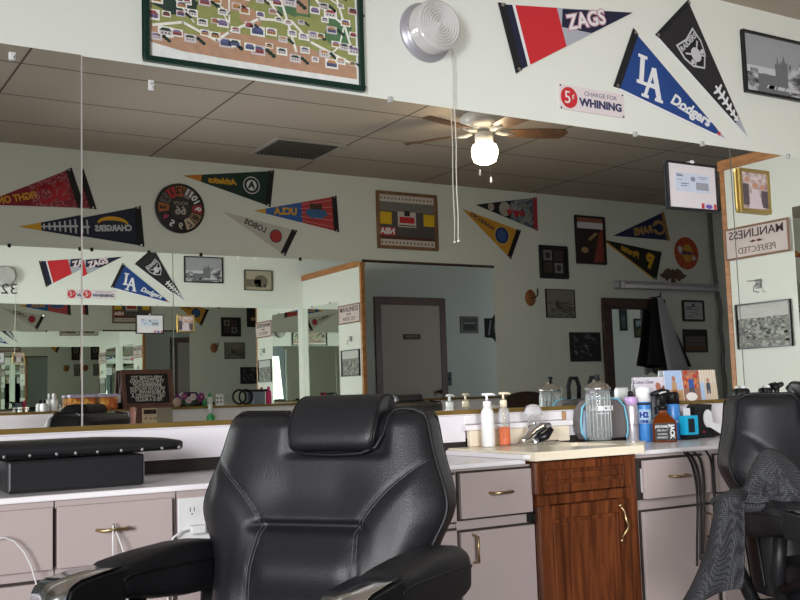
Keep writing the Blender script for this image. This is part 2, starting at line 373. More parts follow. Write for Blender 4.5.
# ---- opposite wall: mirrors, ledge, counter
bz = HT
BX0, BXs, BX1 = 1.15, onB(172, 270).x, onB(494, 330).x
GR_B = 'frameless mirror panels on the opposite wall'
QA = mirror_panel(BY+.002, BX0, BXs-.003, ZB, bz, 'frameless mirror on the opposite wall, behind the chairs, left of its seam in reflection', GR_B, 1, math.radians(-.10), BXs-.003)
QB = mirror_panel(BY+.002, BXs+.003, BX1, ZB, bz, 'wide frameless mirror on the opposite wall showing the door and the partition in reflection', GR_B, 1)
p1 = onB(14, 290)
text(SB, '322-', -p1.x-.0, p1.z, .10, flat(120, 128, 124), QA, h=.0105, name='lettering', xs=1.1).matrix_parent_inverse = QA.matrix_world.inverted() if False else (Matrix.Translation(QA.location)).inverted()
m = MB(); xa = onB(362, 300).x; m.box((xa, BY, bz), (BX1+.01, BY+.012, bz+.022)); tag(m.build('mirror_top_strip', M_DARKWOOD), 'thin dark brown wood strip along the top of the opposite mirror', 'strip')
for px, py in ((21, 245.5), (91, 249.5), (148, 251.5), (200, 254), (299, 257.5)):
    X = onB(px, py).x; m = MB(); m.box((X-.010, BY+.001, bz-.012), (X+.010, BY+.014, bz+.014))
    tag(m.build('mirror_clip', M_BLACK, bevel=.002), 'small dark clip along the top of the opposite mirror', 'clip', 'dark clips of the opposite mirror')
t = thing('mirror_ledge', 'gold-edged white ledge under the mirrors of the opposite wall', 'ledge', (3, BY+.06, ZL-.02))
m = MB(); m.box((BX0, BY, ZB-.018), (BX1, BY+.128, ZB)); m.build('board', M_WHITE, t)
m = MB(); m.box((BX0, BY+.128, ZB-.016), (BX1, BY+.136, ZB+.001)); m.build('gold_edge', M_GOLDWOOD, t, bevel=.002)
m = MB(); m.box((BX0, BY, .781), (BX1, BY+.11, ZB-.019)); m.build('apron', M_WHITE, t)
t = thing('back_cabinet', 'long white base cabinet along the opposite wall', 'cabinet', (3, BY+.25, 0))
m = MB(); m.box((BX0, BY+.002, .0), (BX1, BY+.44, .744)); m.build('carcass', M_CAB, t)
for i in range(7):
    xa = BX0+.02+i*(BX1-BX0-.04)/7; xb = xa+(BX1-BX0-.04)/7-.012
    m = MB(); m.box((xa, BY+.44, .08), (xb, BY+.455, .54)); d = m.build('door', M_CAB, t, bevel=.003)
    m = MB(); m.cyl(((xa+xb)/2, BY+.455, .5), ((xa+xb)/2, BY+.475, .5), .01); m.build('knob', M_GOLD, d)
    m = MB(); m.box((xa, BY+.44, .56), (xb, BY+.455, .73)); d = m.build('drawer', M_CAB, t, bevel=.003)
    m = MB(); m.cyl(((xa+xb)/2, BY+.455, .65), ((xa+xb)/2, BY+.475, .65), .01); m.build('knob', M_GOLD, d)
m = MB(); m.box((BX0, BY, .745), (BX1, BY+.47, .78)); tag(m.build('worktop', M_WHITE, bevel=.004), 'white worktop on the cabinet along the opposite wall', 'worktop')
# partition mirror and wall pieces on the partition
yA = D-.01; yB = 2*D-4.09
t = thing('wall_mirror', 'tall frameless mirror on the partition wall beside the corner', 'mirror', (XP, (yA+yB)/2, ZL))
m = MB(); m.box((XP-.007, yB, ZL), (XP-.002, yA, HT)); m.build('glass_pane', M_MIRROR, t)
for yy in (yB+.2, yA-.25):
    m = MB(); m.box((XP-.014, yy-.01, HT-.01), (XP-.001, yy+.01, HT+.014)); m.build('clip', M_CLIP, t)
m = MB(); m.box((XP-.12, yB-.0, ZL-.02), (XP, D-.14, ZL)); tag(m.build('partition_ledge', M_GOLDWOOD), 'short gold-edged ledge under the partition mirror', 'ledge')
# ================================================================ counters
t = thing('worktop', 'white laminate worktop left of the sink, under the black booster seat', 'worktop', (.5, 2.9, .745))
sxL, sxR = onY(531, 458, 2.62).x, onY(640, 448, 2.62).x
FY = 2.66
m = MB(); m.box((-1.5, FY-.012, .764), (sxL, 3.13, .78)); m.build('top_slab', M_WHITE, t, bevel=.004)
t = thing('worktop', 'white laminate worktop right of the sink with spray bottles on it', 'worktop', (3.5, 2.9, .745))
m = MB(); m.box((sxR, FY-.012, .764), (XR, 3.13, .78)); m.build('top_slab', M_WHITE, t, bevel=.004)
def handle(m, x, z, L=.08, y=None, vert=False):
    y = y or FY
    if vert:
        m.tube([(x, y, z-L/2), (x, y-.028, z-L/2+.004), (x, y-.028, z+L/2-.004), (x, y, z+L/2)], .0045)
    else:
        m.tube([(x-L/2, y, z), (x-L/2+.003, y-.026, z), (x+L/2-.003, y-.026, z), (x+L/2, y, z)], .0045)
    return m
def X_(px, py, Y=FY): return onY(px, py, Y).x
def Z_(px, py, Y=FY): return onY(px, py, Y).z
vx0, vx1 = onY(536, 480, 2.635).x, onY(636, 480, 2.635).x
def cabinet(label, xa, xb, fronts):
    t = thing('base_cabinet', label, 'cabinet', ((xa+xb)/2, 2.9, 0))
    m = MB(); m.box((xa, FY, .08), (xb, 3.13, .763)); m.box((xa, FY+.06, 0), (xb, 3.13, .08)); m.build('carcass', M_CAB, t)
    for kind, x0, x1, z0, z1, hx, hz, y0 in fronts:
        m = MB(); m.box((x0-.0062, FY-.0075, z0-.0062), (x1+.0062, FY-.0002, z1+.0062)); m.build('gap_shade_plate', M_DARKGAP, t)  # dark plate drawn round each front as the shade in its gap
        m = MB(); m.box((x0, y0-.016, z0), (x1, y0, z1)); d = m.build(kind, M_CAB, t, bevel=.002)
        if kind == 'drawer' and y0 < FY-.02:
            m = MB(); m.box((x0+.02, y0, z0+.02), (x1-.02, FY, z1-.03)); m.build('drawer_box', M_WHITE, d)
        if hx is not None:
            m = MB(); handle(m, hx, hz, .078 if kind == 'drawer' else .085, y0-.016, kind == 'door'); m.build('handle', M_GOLD, d)
    return t
Y1 = FY-.003
zt, zb = Z_(112, 502), Z_(112, 562)
cx1 = X_(174, 520)
cabinet('white drawer cabinet at the far left with a white cable over its brass handle', -1.45, X_(53.5, 530),
        [('drawer', X_(53.5, 530)-.50, X_(53, 530)-.004, zt, zb, X_(53, 530)-.235, Z_(2, 538), Y1), ('drawer', X_(53.5, 530)-.50, X_(53, 530)-.004, zb-.24, zb-.03, None, 0, Y1)])
xq = X_(55, 530)
cabinet('white drawer cabinet left of the electric outlet', xq, cx1+.004,
        [('drawer', xq+.002, X_(170.5, 530), zt, zb, X_(114.5, 530, FY-.04), Z_(114.5, 529.5, FY-.04), Y1), ('drawer', xq+.002, X_(170.5, 530), zb-.24, zb-.03, None, 0, Y1)])
xm = X_(457, 530)
cabinet('white cabinet behind the big barber chair with the outlet on its face', cx1+.008, xm-.006,
        [('door', X_(385, 560), xm-.012, .10, Z_(445, 531), None, 0, Y1), ('drawer', X_(385, 500), xm-.012, Z_(495, 517), Z_(495, 471), None, 0, Y1)])
cabinet('white cabinet between the barber chair and the wooden vanity', xm-.004, vx0-.003,
        [('drawer', X_(457, 490)+.002, vx0-.012, Z_(495, 515), Z_(495, 470.5), X_(496, 492), Z_(496, 491.5), Y1),
         ('door', xm+.002, vx0-.008, .10, Z_(495, 528), X_(470, 548), Z_(470, 548), Y1)])
xr0 = vx1+.003
cabinet('white cabinet right of the vanity with its drawer pulled slightly open', xr0, X_(713, 500)+.004,
        [('drawer', X_(645, 480, FY-.05), X_(711, 480, FY-.05), Z_(678, 496, FY-.05), Z_(678, 458, FY-.05), X_(681, 475, FY-.07), Z_(683, 475.5, FY-.07), FY-.035),
         ('door', X_(641, 540), X_(712, 540)-.002, .10, Z_(678, 507.5), X_(703, 524), Z_(703, 524), Y1)])
cabinet('white cabinet at the far right, mostly hidden by the barber chair', X_(713, 500)+.006, X_(713, 500)+.9,
        [('drawer', X_(713, 500)+.012, X_(713, 500)+.44, Z_(678, 496), Z_(678, 458), None, 0, Y1), ('door', X_(713, 500)+.012, X_(713, 500)+.44, .10, Z_(678, 507.5), None, 0, Y1),
         ('drawer', X_(713, 500)+.46, X_(713, 500)+.88, Z_(678, 496), Z_(678, 458), None, 0, Y1), ('door', X_(713, 500)+.46, X_(713, 500)+.88, .10, Z_(678, 507.5), None, 0, Y1)])
lx = X_(529.5, 517); lz = Z_(529.5, 517)
m = MB(); m.box((lx-.014, FY-.024, lz-.014), (lx+.014, FY-.001, lz+.014)); m.cyl((lx, FY-.024, lz), (lx, FY-.03, lz), .008)
tag(m.build('cabinet_lock', M_BLACK, bevel=.002), 'small black square latch at the corner of the white drawer beside the vanity', 'latch')
# ---- wooden vanity with its marble top
VY = 2.635
t = thing('vanity_cabinet', 'brown oak sink vanity between the white cabinets', 'cabinet', ((sxL+sxR)/2, 2.9, 0))
vx0, vx1 = onY(536, 480, VY).x, onY(636, 480, VY).x
m = MB(); m.box((vx0, VY, .05), (vx1, 3.13, .773)); m.build('carcass', M_VANITY, t)
def panel(name, x0, x1, z0, z1, inset, th=.018):
    m = MB(); fr = inset
    m.box((x0, VY-th, z0), (x1, VY, z1))
    m2 = [((x0+fr, z0), (x1-fr, z0+fr)), ((x0+fr, z1-fr), (x1-fr, z1)), ((x0, z0), (x0+fr, z1)), ((x1-fr, z0), (x1, z1))]
    for (a0, b0), (a1, b1) in m2: m.box((a0, VY-th-.008, b0), (a1, VY-th, b1))
    m.box((x0+fr+.012, VY-th-.005, z0+fr+.012), (x1-fr-.012, VY-th, z1-fr-.012))
    return m.build(name, M_VANITY, t, bevel=.003)
vz = lambda py: onY(585, py, VY-.02).z
vX = lambda px: onY(px, 520, VY-.02).x
panel('drawer', vX(537), vX(632), vz(490), vz(459), .028)
dd = panel('door', vX(539), vX(628), .10, vz(502), .045)
hx, hz = onY(621, 523, VY-.03).x, onY(621, 523, VY-.03).z
m = MB(); pts = []
for i in range(13):
    q = i/12; pts.append((hx+.012*math.sin(q*math.pi)+.004*math.sin(q*4*math.pi), VY-.028-.022*math.sin(q*math.pi), hz+.058-.116*q))
m.tube(pts, [.003+.002*math.sin(i/12*math.pi) for i in range(13)]); m.sphere((hx, VY-.03, hz+.058), .007); m.sphere((hx, VY-.03, hz-.058), .007)
m.build('curved_handle', M_GOLD, dd)
# top with recessed oval bowl
t = thing('sink_top', 'cream marble sink top with an oval bowl on the oak vanity', 'sink', ((sxL+sxR)/2, 2.85, .78))
ZS = .803; bcx, bcy = onZ(590, 443, ZS).x, 2.83; ra, rb = .20, .125
m = MB(); N = 48
x0, x1, y0, y1 = sxL, sxR, 2.60, 3.11
ov = [(bcx+ra*math.cos(2*math.pi*i/N), bcy+rb*math.sin(2*math.pi*i/N)) for i in range(N)]
def toborder(i):
    a = 2*math.pi*i/N; c, s = math.cos(a), math.sin(a); k = []
    if c > 1e-6: k.append((x1-bcx)/c)
    if c < -1e-6: k.append((x0-bcx)/c)
    if s > 1e-6: k.append((y1-bcy)/s)
    if s < -1e-6: k.append((y0-bcy)/s)
    k = min(k); return (bcx+c*k, bcy+s*k)
bo = [toborder(i) for i in range(N)]
for cx_, cy_ in ((x0, y0), (x1, y0), (x1, y1), (x0, y1)):
    k = min(range(N), key=lambda i: (bo[i][0]-cx_)**2+(bo[i][1]-cy_)**2); bo[k] = (cx_, cy_)
rings = [[(x, y, ZS-.028) for x, y in bo], [(x, y, ZS-.006) for x, y in bo], [(x+(bcx-x)*.012, y+(bcy-y)*.012, ZS) for x, y in bo], [(x, y, ZS) for x, y in ov]]
for k in range(1, 8):
    q = k/7; sc = math.cos(q*math.pi/2*.93); rings.append([(bcx+(x-bcx)*sc, bcy+(y-bcy)*sc, ZS-.006-.12*math.sin(q*math.pi/2)) for x, y in ov])
vs = [p for rg in rings for p in rg]; fs = []
for j in range(len(rings)-1):
    for i in range(N): k = (i+1) % N; fs.append((j*N+i, j*N+k, (j+1)*N+k, (j+1)*N+i))
fs.append(tuple((len(rings)-1)*N+i for i in range(N))); m.add(vs, fs)
so = m.build('marble_slab', M_CREAM, t)
for p in so.data.polygons: p.use_smooth = p.center.z < ZS-.01 and abs(p.center.x-bcx) < ra*.98 and abs(p.center.y-bcy) < rb*.98
m = MB(); m.cyl((bcx, bcy, ZS-.128), (bcx, bcy, ZS-.122), .02); m.build('drain', M_CHROME, t)
bx0, bx1 = onY(471, 435, 3.08).x, onY(571, 435, 3.08).x
m = MB(); m.box((bx0, 3.085, ZS+.0005), (bx1, 3.108, onY(520, 428, 3.085).z)); m.build('backsplash', M_CREAM, t, bevel=.004)
m = MB(); m.box((bx0-.02, 3.076, onY(520, 428, 3.076).z), (bx1+.012, 3.108, onY(520, 422.5, 3.076).z)); m.build('backsplash_cap', M_WHITE, t, bevel=.003)
m = MB(); m.box((sxL-.028, 2.62, .7805), (sxL-.001, 3.08, ZS-.006)); m.build('side_strip', M_WHITE, t, bevel=.003)
ux0, ux1 = onY(465, 418, 3.11).x, onY(562, 418, 3.11).x
t = thing('shelf_box', 'low white box with a wooden end standing behind the sink backsplash', 'shelf', ((ux0+ux1)/2, 3.11, .9))
zc0 = onY(520, 422.5, 3.076).z
m = MB(); m.box((ux0, 3.110, zc0+.002), (ux1, 3.127, onY(520, 413, 3.11).z)); m.build('panel', M_WHITE, t, bevel=.002)
m = MB(); m.box((ux1+.001, 3.108, zc0+.002), (ux1+.02, 3.127, ZL-.02)); m.build('wood_end', mat('raw_wood', srgb(176, 140, 104), .6, var=.1), t)
# faucet
fy = 3.02; fx = onY(534, 435, fy).x
t = thing('faucet', 'chrome faucet with a cut crystal knob behind the sink bowl', 'faucet', (fx, fy, ZS))
kp = onY(534, 413.5, fy)
m = MB(); m.lathe([(.034, 0), (.036, .006), (.028, .02), (.022, .05), (.024, .06)], (fx, fy, ZS+.001)); m.sphere((fx, fy, ZS+.06), .028, .028, .014)
m.tube([(fx-.095, fy-.045, ZS+.016), (fx-.06, fy-.035, ZS+.022), (fx-.02, fy-.02, ZS+.045), (fx+.02, fy-.02, ZS+.062), (fx+.055, fy-.03, ZS+.066)], [.010, .016, .022, .019, .012], 12)
m.build('spout_body', M_CHROME, t)
m = MB(); m.box((fx-.10, fy-.028, ZS+.0005), (fx+.10, fy+.028, ZS+.012)); m.build('deck_plate', M_CHROME, t, bevel=.005)
m = MB(); m.tube([(fx-.01, fy-.03, ZS+.018), (fx+.02, fy-.045, ZS+.03), (fx+.045, fy-.05, ZS+.056)], [.014, .016, .010], 10); m.build('dark_side_tube', M_DARKMETAL, t)  # dark tube put in as the shaded side of the chrome body
m = MB(); kz = kp.z; m.cyl((fx, fy, ZS+.06), (fx, fy, kz-.02), .011); m.build('knob_stem', M_CHROME, t)
m = MB(); vs = []; fs = []
nn = 10
prof = [(.010, -.034), (.026, -.026), (.036, -.004), (.034, .014), (.022, .030), (.010, .034)]
for j, (rr, zz) in enumerate(prof):
    for i in range(nn):
        a_ = 2*math.pi*(i+.5*(j % 2))/nn; vs.append((fx+rr*math.cos(a_), fy+rr*math.sin(a_), kz+zz))
for j in range(len(prof)-1):
    for i in range(nn):
        k = (i+1) % nn
        if j % 2 == 0: fs += [(j*nn+i, j*nn+k, (j+1)*nn+i), (j*nn+k, (j+1)*nn+k, (j+1)*nn+i)]
        else: fs += [(j*nn+i, j*nn+k, (j+1)*nn+k), (j*nn+i, (j+1)*nn+k, (j+1)*nn+i)]
fs += [tuple(range(nn))[::-1], tuple((len(prof)-1)*nn+i for i in range(nn))]; m.add(vs, fs); m.build('crystal_knob', mat('crystal', (.98, .98, 1), .02, trans=.75, ior=1.5), t)
# ---- outlet and cables
ox, oz = X_(194, 519), Z_(194, 519)
t = thing('electric_outlet', 'white double outlet plate on the cabinet left of the barber chair', 'outlet', (ox, FY, oz))
pw, ph = .075, .062
sh = Sheet((ox, FY-.0005, oz), (1, 0, 0), (0, 0, 1), (0, -1, 0))
m = MB(); m.prism(rect(-.046, -.058, .062, .058), sh, 0, .006); m.build('plate', M_BWHITE, t, bevel=.002)
for v in (.024, -.024):
    m = MB(); m.prism(ell(-.008, v, .018, .016, 20), sh, .006, .008); s_ = m.build('socket', M_BWHITE, t)
    m = MB(); m.prism(rect(-.014, v-.003, -.012, v+.008), sh, .008, .0086); m.prism(rect(-.003, v-.003, -.001, v+.008), sh, .008, .0086); m.prism(ell(-.008, v-.009, .0022, .0022, 10), sh, .008, .0086); m.build('slots', M_BLACK, s_)
t = thing('charger_plug', 'white charger plug in the lower socket of the outlet', 'plug', (ox, FY-.02, oz-.024))
m = MB(); m.box((ox-.020, FY-.036, oz-.036), (ox+.022, FY-.0095, oz-.014)); m.build('body', M_BWHITE, t, bevel=.004)
m = MB(); e = onY(166, 545, FY-.03); m.tube([(ox-.020, FY-.022, oz-.026), (ox-.045, FY-.026, oz-.026), (ox-.068, FY-.03, oz-.040), (ox-.082, FY-.03, oz-.07), (ox-.086, FY-.03, oz-.13), (ox-.08, FY-.03, oz-.3)], .0028)
m.build('cable', M_BWHITE, t)
hx_, hz_ = X_(114, 529, FY-.04), Z_(114, 529, FY-.04)
m = MB(); m.tube([(hx_-.004, FY-.048, hz_-.11), (hx_-.006, FY-.05, hz_-.03), (hx_-.004, FY-.046, hz_+.008), (hx_, FY-.034, hz_+.013), (hx_+.012, FY-.05, hz_-.03), (hx_+.026, FY-.052, hz_-.075), (hx_+.05, FY-.05, hz_-.15), (hx_+.06, FY-.05, hz_-.3)], .0019)
tag(m.build('charging_cable', M_BWHITE), 'white cable hooked over the brass handle of the middle left drawer', 'cable', 'white charging cables')
q = [onY(a_, b_, FY-.045) for a_, b_ in ((-8, 539), (4, 537.5), (14, 541), (24, 552), (31, 566), (36, 583), (38, 610))]
m = MB(); m.tube(q, .0019); tag(m.build('charging_cable', M_BWHITE), 'white cable hanging from the handle of the far left drawer', 'cable', 'white charging cables')
# black cords over the right cabinet
def cord(lab, pts, r=.0042, yy=FY-.07):
    m = MB(); P = [Vector((onZ(pts[0][0], pts[0][1], .786).x, 2.80, .786))] if False else []
    q = [onY(a_, b_, yy) for a_, b_ in pts]; s_ = q[0]
    # smooth
    for _ in range(3):
        n_ = [q[0]]
        for i in range(len(q)-1): n_ += [q[i]*.75+q[i+1]*.25, q[i]*.25+q[i+1]*.75]
        n_.append(q[-1]); q = n_
    m.tube(q, r, 6); tag(m.build('power_cord', M_BLACK), lab, 'cord', 'black power cords')
cord('black power cord hanging leftmost over the half-open drawer', [(684, 452), (690, 459), (695, 474), (698, 500), (697, 540), (697, 566)])
cord('black power cord just right of the leftmost one over the half-open drawer', [(687, 452), (694, 459), (699, 474), (701, 500), (700.5, 560)])
cord('black power cord third from the left over the half-open drawer', [(694, 452), (700, 458), (703.5, 475), (704, 500), (703, 554)])
cord('black power cord hanging rightmost beside the barber chair', [(706, 451), (710, 457), (713.5, 470), (714.5, 490), (714, 512)])
# ================================================================ black booster seat
t = thing('booster_seat', 'black upholstered child booster seat lying on the white worktop', 'booster seat', (.2, 2.85, .78))
M_VINYL = mat('black_vinyl', (.012, .012, .014), .36, bump=.12, bscale=160)
by = 2.74
xL, xR_ = onY(7, 475, by).x, onY(145, 470, by).x
zT = onY(80, 457, by).z
m = MB(); m.box((xL, by, .781), (xR_, by+.17, zT)); m.build('base_box', M_VINYL, t, bevel=.008)
for xq_ in (xL+.002, xR_-.004): m = MB(); m.box((xq_, by-.0015, .786), (xq_+.002, by, zT-.004)); m.build('seam', M_STITCH, t)
by2 = by-.035
xe = onY(187, 452, by2).x; xs = -.35
m = MB(); n = 40; vs = []; fs = []
for i in range(n+1):
    q = i/n; x = xs+(xe-xs)*q
    tp = min(1, (1-q)/.16)**.55 if q < 1 else 0
    d_ = .105*(.82+.18*tp); hgt = .010+.017*tp
    for k in range(16):
        a_ = 2*math.pi*k/16; c_, s_ = math.cos(a_), math.sin(a_)
        yy = by2+.12 + d_*math.copysign(abs(c_)**.55, c_); zz = zT+.021 + (hgt if s_ > 0 else .019)*math.copysign(abs(s_)**.6, s_)
        vs.append((x, yy, zz))
for i in range(n):
    for k in range(16): l = (k+1) % 16; fs.append((i*16+k, i*16+l, (i+1)*16+l, (i+1)*16+k))
fs += [tuple(range(16)), tuple(n*16+k for k in range(16))[::-1]]
m.add(vs, fs, True); pad = m.build('seat_pad', M_VINYL, t)
nx = [onY(a_, 460, by2).x for a_ in (5, 31, 58, 77, 99, 123, 144, 164, 181)]
for x in nx:
    m = MB(); m.lathe([(.0055, 0), (.0045, .003), (.001, .0045)], (x, by2+.0145, zT+.012), (0, -1, 0), 10); m.build('nail_head', mat('satin_nail', (.30, .30, .32), .4, .9), pad)
m = MB(); m.tube([(xs, by2+.012, zT+.006), ((xs+xe)/2, by2+.011, zT+.004), (xe-.01, by2+.03, zT+.010)], .003); m.build('piping', M_PIPING, pad)
# ================================================================ things on the mirror wall, above the mirrors
def frame(name, lab, cat, sh, r, fwid, dep, fm, h0=0, group=None, side=None):
    """an empty picture frame; r = (u0, v0, u1, v1) outer. returns thing and the inner rect"""
    u0, v0, u1, v1 = r; t = thing(name, lab, cat, sh.p((u0+u1)/2, v0, h0), 0, group)
    m = MB()
    m.prism(rect(u0, v0, u1, v0+fwid), sh, h0, h0+dep); m.prism(rect(u0, v1-fwid, u1, v1), sh, h0, h0+dep)
    m.prism(rect(u0, v0+fwid, u0+fwid, v1-fwid), sh, h0, h0+dep); m.prism(rect(u1-fwid, v0+fwid, u1, v1-fwid), sh, h0, h0+dep)
    m.build('frame', fm, t, bevel=min(.003, fwid*.2))
    return t, (u0+fwid, v0+fwid, u1-fwid, v1-fwid)
def rpx(fn, sh, xl, xr, yt, yb):
    ym, xm_ = (yt+yb)/2, (xl+xr)/2
    a_ = sh.uv(fn(xl, ym))[0]; b_ = sh.uv(fn(xr, ym))[0]; return (min(a_, b_), sh.uv(fn(xm_, yb))[1], max(a_, b_), sh.uv(fn(xm_, yt))[1])
def printed(t, sh, r, h, m_, name='print'):
    m = MB(); m.prism(rect(*r), sh, h, h+.002); return m.build(name, m_, t)
# --- framed illustrated map
u0 = onF(142.5, 60).x; u1 = onF(362.5, 90).x; v0 = onF(253, 77.5).z
MF = mat('green_frame', srgb(14, 46, 38), .3)
t, inn = frame('framed_map', 'large illustrated campus map in a dark green frame hanging over the mirror', 'picture', SF, (u0, v0, u1, 2.775), .018, .024, MF)
m = MB(); iw, ih = inn[2]-inn[0], inn[3]-inn[1]
cols = [srgb(228, 230, 228), srgb(146, 150, 92), srgb(180, 142, 116), srgb(84, 118, 82), srgb(44, 62, 56), srgb(236, 236, 226), srgb(150, 74, 74), srgb(88, 92, 132), srgb(206, 198, 200), srgb(186, 136, 84), srgb(130, 110, 150), srgb(120, 160, 110)]
mm = [mat('map_ink_%s' % n_, c_, .6, var=.22, vscale=35) for n_, c_ in zip(('paper', 'olive', 'sand', 'green', 'pine', 'road', 'red', 'blue', 'pale', 'amber', 'violet', 'meadow'), cols)]
m.k = 0; m.prism(rect(*inn), SF, .004, .006)
U = lambda q: inn[0]+iw*q; V = lambda q: inn[1]+ih*q
m.k = 1; m.prism([(U(.01), V(.13)), (U(.3), V(.05)), (U(.7), V(.05)), (U(.99), V(.05)), (U(.99), V(.99)), (U(.01), V(.99))], SF, .006, .0064)
rg = random.Random(3)
def blob(cx, cy, rx, ry, k, h, n=11, jit=.25):
    m.k = k; m.prism([(U(cx+rx*math.cos(2*math.pi*i/n)*(1+rg.uniform(-jit, jit))), V(cy+ry*math.sin(2*math.pi*i/n)*(1+rg.uniform(-jit, jit)))) for i in range(n)], SF, h, h+.0003)
m.k = 2; m.prism([(U(.01), V(.08)), (U(.15), V(.055)), (U(.35), V(.05)), (U(.6), V(.045)), (U(.99), V(.045)), (U(.99), V(.11)), (U(.8), V(.17)), (U(.6), V(.20)), (U(.35), V(.2)), (U(.2), V(.15)), (U(.01), V(.17))], SF, .0065, .0068)
for c_ in ((.36, .42, .12, .10, 2), (.12, .3, .10, .06, 4), (.2, .75, .12, .08, 11), (.5, .62, .1, .07, 3), (.78, .66, .12, .05, 3), (.9, .3, .08, .1, 3), (.1, .6, .07, .05, 4), (.6, .9, .13, .06, 11), (.35, .85, .1, .05, 3), (.65, .4, .07, .05, 3), (.3, .62, .06, .05, 4), (.85, .85, .1, .06, 3), (.46, .3, .05, .06, 2), (.07, .85, .06, .08, 11)): blob(*c_, .0068+.0003*rg.random())
m.k = 3; m.prism(rect(U(.675), V(.36), U(.755), V(.50)), SF, .0072, .0075); m.k = 2; m.prism(rect(U(.685), V(.375), U(.745), V(.485)), SF, .0075, .0078)
m.k = 5
def road(pts, wd=.0045):
    for (a0, b0), (a1, b1) in zip(pts, pts[1:]):
        p_ = Vector((U(a0), V(b0))); q_ = Vector((U(a1), V(b1))); d_ = (q_-p_).normalized()*wd; n_ = Vector((-d_.y, d_.x)); p_ = p_-d_*.5; q_ = q_+d_*.5
        m.prism([tuple(p_-n_), tuple(q_-n_), tuple(q_+n_), tuple(p_+n_)], SF, .0078, .0081)
road([(.02, .17), (.15, .21), (.3, .14), (.36, .2), (.5, .3), (.66, .32), (.75, .22), (.99, .12)]); road([(.42, .99), (.46, .8), (.58, .55), (.68, .15)]); road([(.6, .99), (.7, .6), (.8, .45), (.93, .35)])
road([(.8, .99), (.88, .55), (.97, .2)]); road([(.3, .99), (.42, .62), (.5, .5), (.62, .3)]); road([(.02, .62), (.12, .55), (.22, .4), (.36, .3)]); road([(.42, .62), (.58, .66), (.74, .78), (.9, .8)]); road([(.02, .4), (.2, .5), (.3, .7), (.28, .99)]); road([(.36, .5), (.36, .24)], .003); road([(.66, .6), (.75, .55), (.93, .45)], .003); road([(.02, .8), (.2, .85), (.42, .78), (.5, .9), (.55, .99)], .003); road([(.12, .55), (.1, .35), (.2, .22)], .0025); road([(.5, .5), (.6, .46), (.68, .52), (.8, .6)], .003); road([(.93, .35), (.9, .22), (.84, .15)], .003); road([(.22, .4), (.3, .36), (.36, .24)], .0025); road([(.74, .78), (.72, .9), (.78, .99)], .0025)
for i in range(170):
    q_, z_ = (i % 19+rg.uniform(.2, .8))/19, (i//19+rg.uniform(.15, .85))/9*.88+.09
    if .66 < q_ < .77 and .33 < z_ < .52: continue
    s_ = rg.uniform(.011, .019)*(1.3 if rg.random() < .25 else 1); k = rg.choice([8, 8, 5, 5, 7, 6, 10, 9]); h_ = .0082+.0002*(i % 3)
    m.k = 5 if i % 3 else 8; m.prism(rect(U(q_)-s_*1.15, V(z_)-s_*.75, U(q_)+s_*1.15, V(z_)+s_*.8), SF, h_, h_+.0001)
    m.k = 8 if k == 5 else k; m.prism(rect(U(q_)-s_*.9, V(z_)-s_*.45, U(q_)+s_*.9, V(z_)+s_*.15), SF, h_+.0001, h_+.0003)
    m.k = rg.choice([6, 7, 9, 4, 10, 4]); m.prism([(U(q_)-s_*.95, V(z_)+s_*.15), (U(q_)+s_*.95, V(z_)+s_*.15), (U(q_)+s_*.5, V(z_)+s_*.6), (U(q_)-s_*.5, V(z_)+s_*.6)], SF, h_+.0001, h_+.0003)
    m.k = 4
    if i % 3 == 0:
        for tr in range(3): m.prism(ell(U(q_)+s_*(1.5+.5*tr), V(z_)+s_*(.2-.35*tr), s_*.42, s_*.36, 7), SF, h_+.0001, h_+.0003)
    for j in range(3): m.prism(rect(U(q_)-s_*.6+j*s_*.5, V(z_)-s_*.35, U(q_)-s_*.4+j*s_*.5, V(z_)-s_*.05), SF, h_+.0003, h_+.0004)
m.build('map_print', mm, t, weld=False)
m = MB(); m.prism(rect(inn[0]-.004, inn[1]-.004, inn[2]+.004, inn[3]+.004), SF, 0, .004); m.build('backing', M_DARKGAP, t)
# --- round glass wall lamp with its pull cord
c0 = onF(425, 33)
t = thing('wall_lamp', 'round ribbed glass wall lamp, unlit, above the mirror', 'lamp', (c0.x, D, c0.z))
ax = (0, -1, 0)
m = MB(); m.lathe([(.112, 0), (.116, .006), (.112, .014), (.098, .018), (.096, .036)], (c0.x, D, c0.z), ax, 40); m.build('base', mat('lamp_base', srgb(176, 174, 182), .35, .4), t)
m = MB(); pr = [(.092, .036)]
for i in range(6): pr += [(.094, .040+i*.0095), (.099, .0447+i*.0095)]
pr += [(.095, .100)]
for i in range(8): r0 = .090-.0112*i; pr += [(r0, .103), (r0-.0054, .110)]
pr += [(.001, .112)]
m.lathe(pr, (c0.x, D, c0.z), ax, 48); [m.sm.clear()]; m.build('ribbed_glass', mat('ribbed_glass', (.74, .73, .71), .08, trans=.25, ior=1.45), t)
m = MB(); m.lathe([(.02, .03), (.03, .05), (.03, .07), (.01, .085)], (c0.x, D, c0.z), ax, 20); m.build('bulb', M_BWHITE, t)
cp = onF(453.5, 50, .02); ce = onF(458.5, 241, .02)
m = MB(); pts = [(cp.x-.03, D-.02, cp.z+.03), (cp.x, D-.02, cp.z)]+[(cp.x+(ce.x-cp.x)*i/8+.002*math.sin(i*2), D-.019, cp.z+(ce.z-cp.z)*i/8) for i in range(1, 9)]
m.tube(pts, .0019, 6); cordo = m.build('pull_cord', mat('cord_white', srgb(200, 196, 186), .6), t)
m = MB(); m.sphere((ce.x, D-.019, ce.z), .005); m.build('cord_bead', M_BWHITE, cordo)
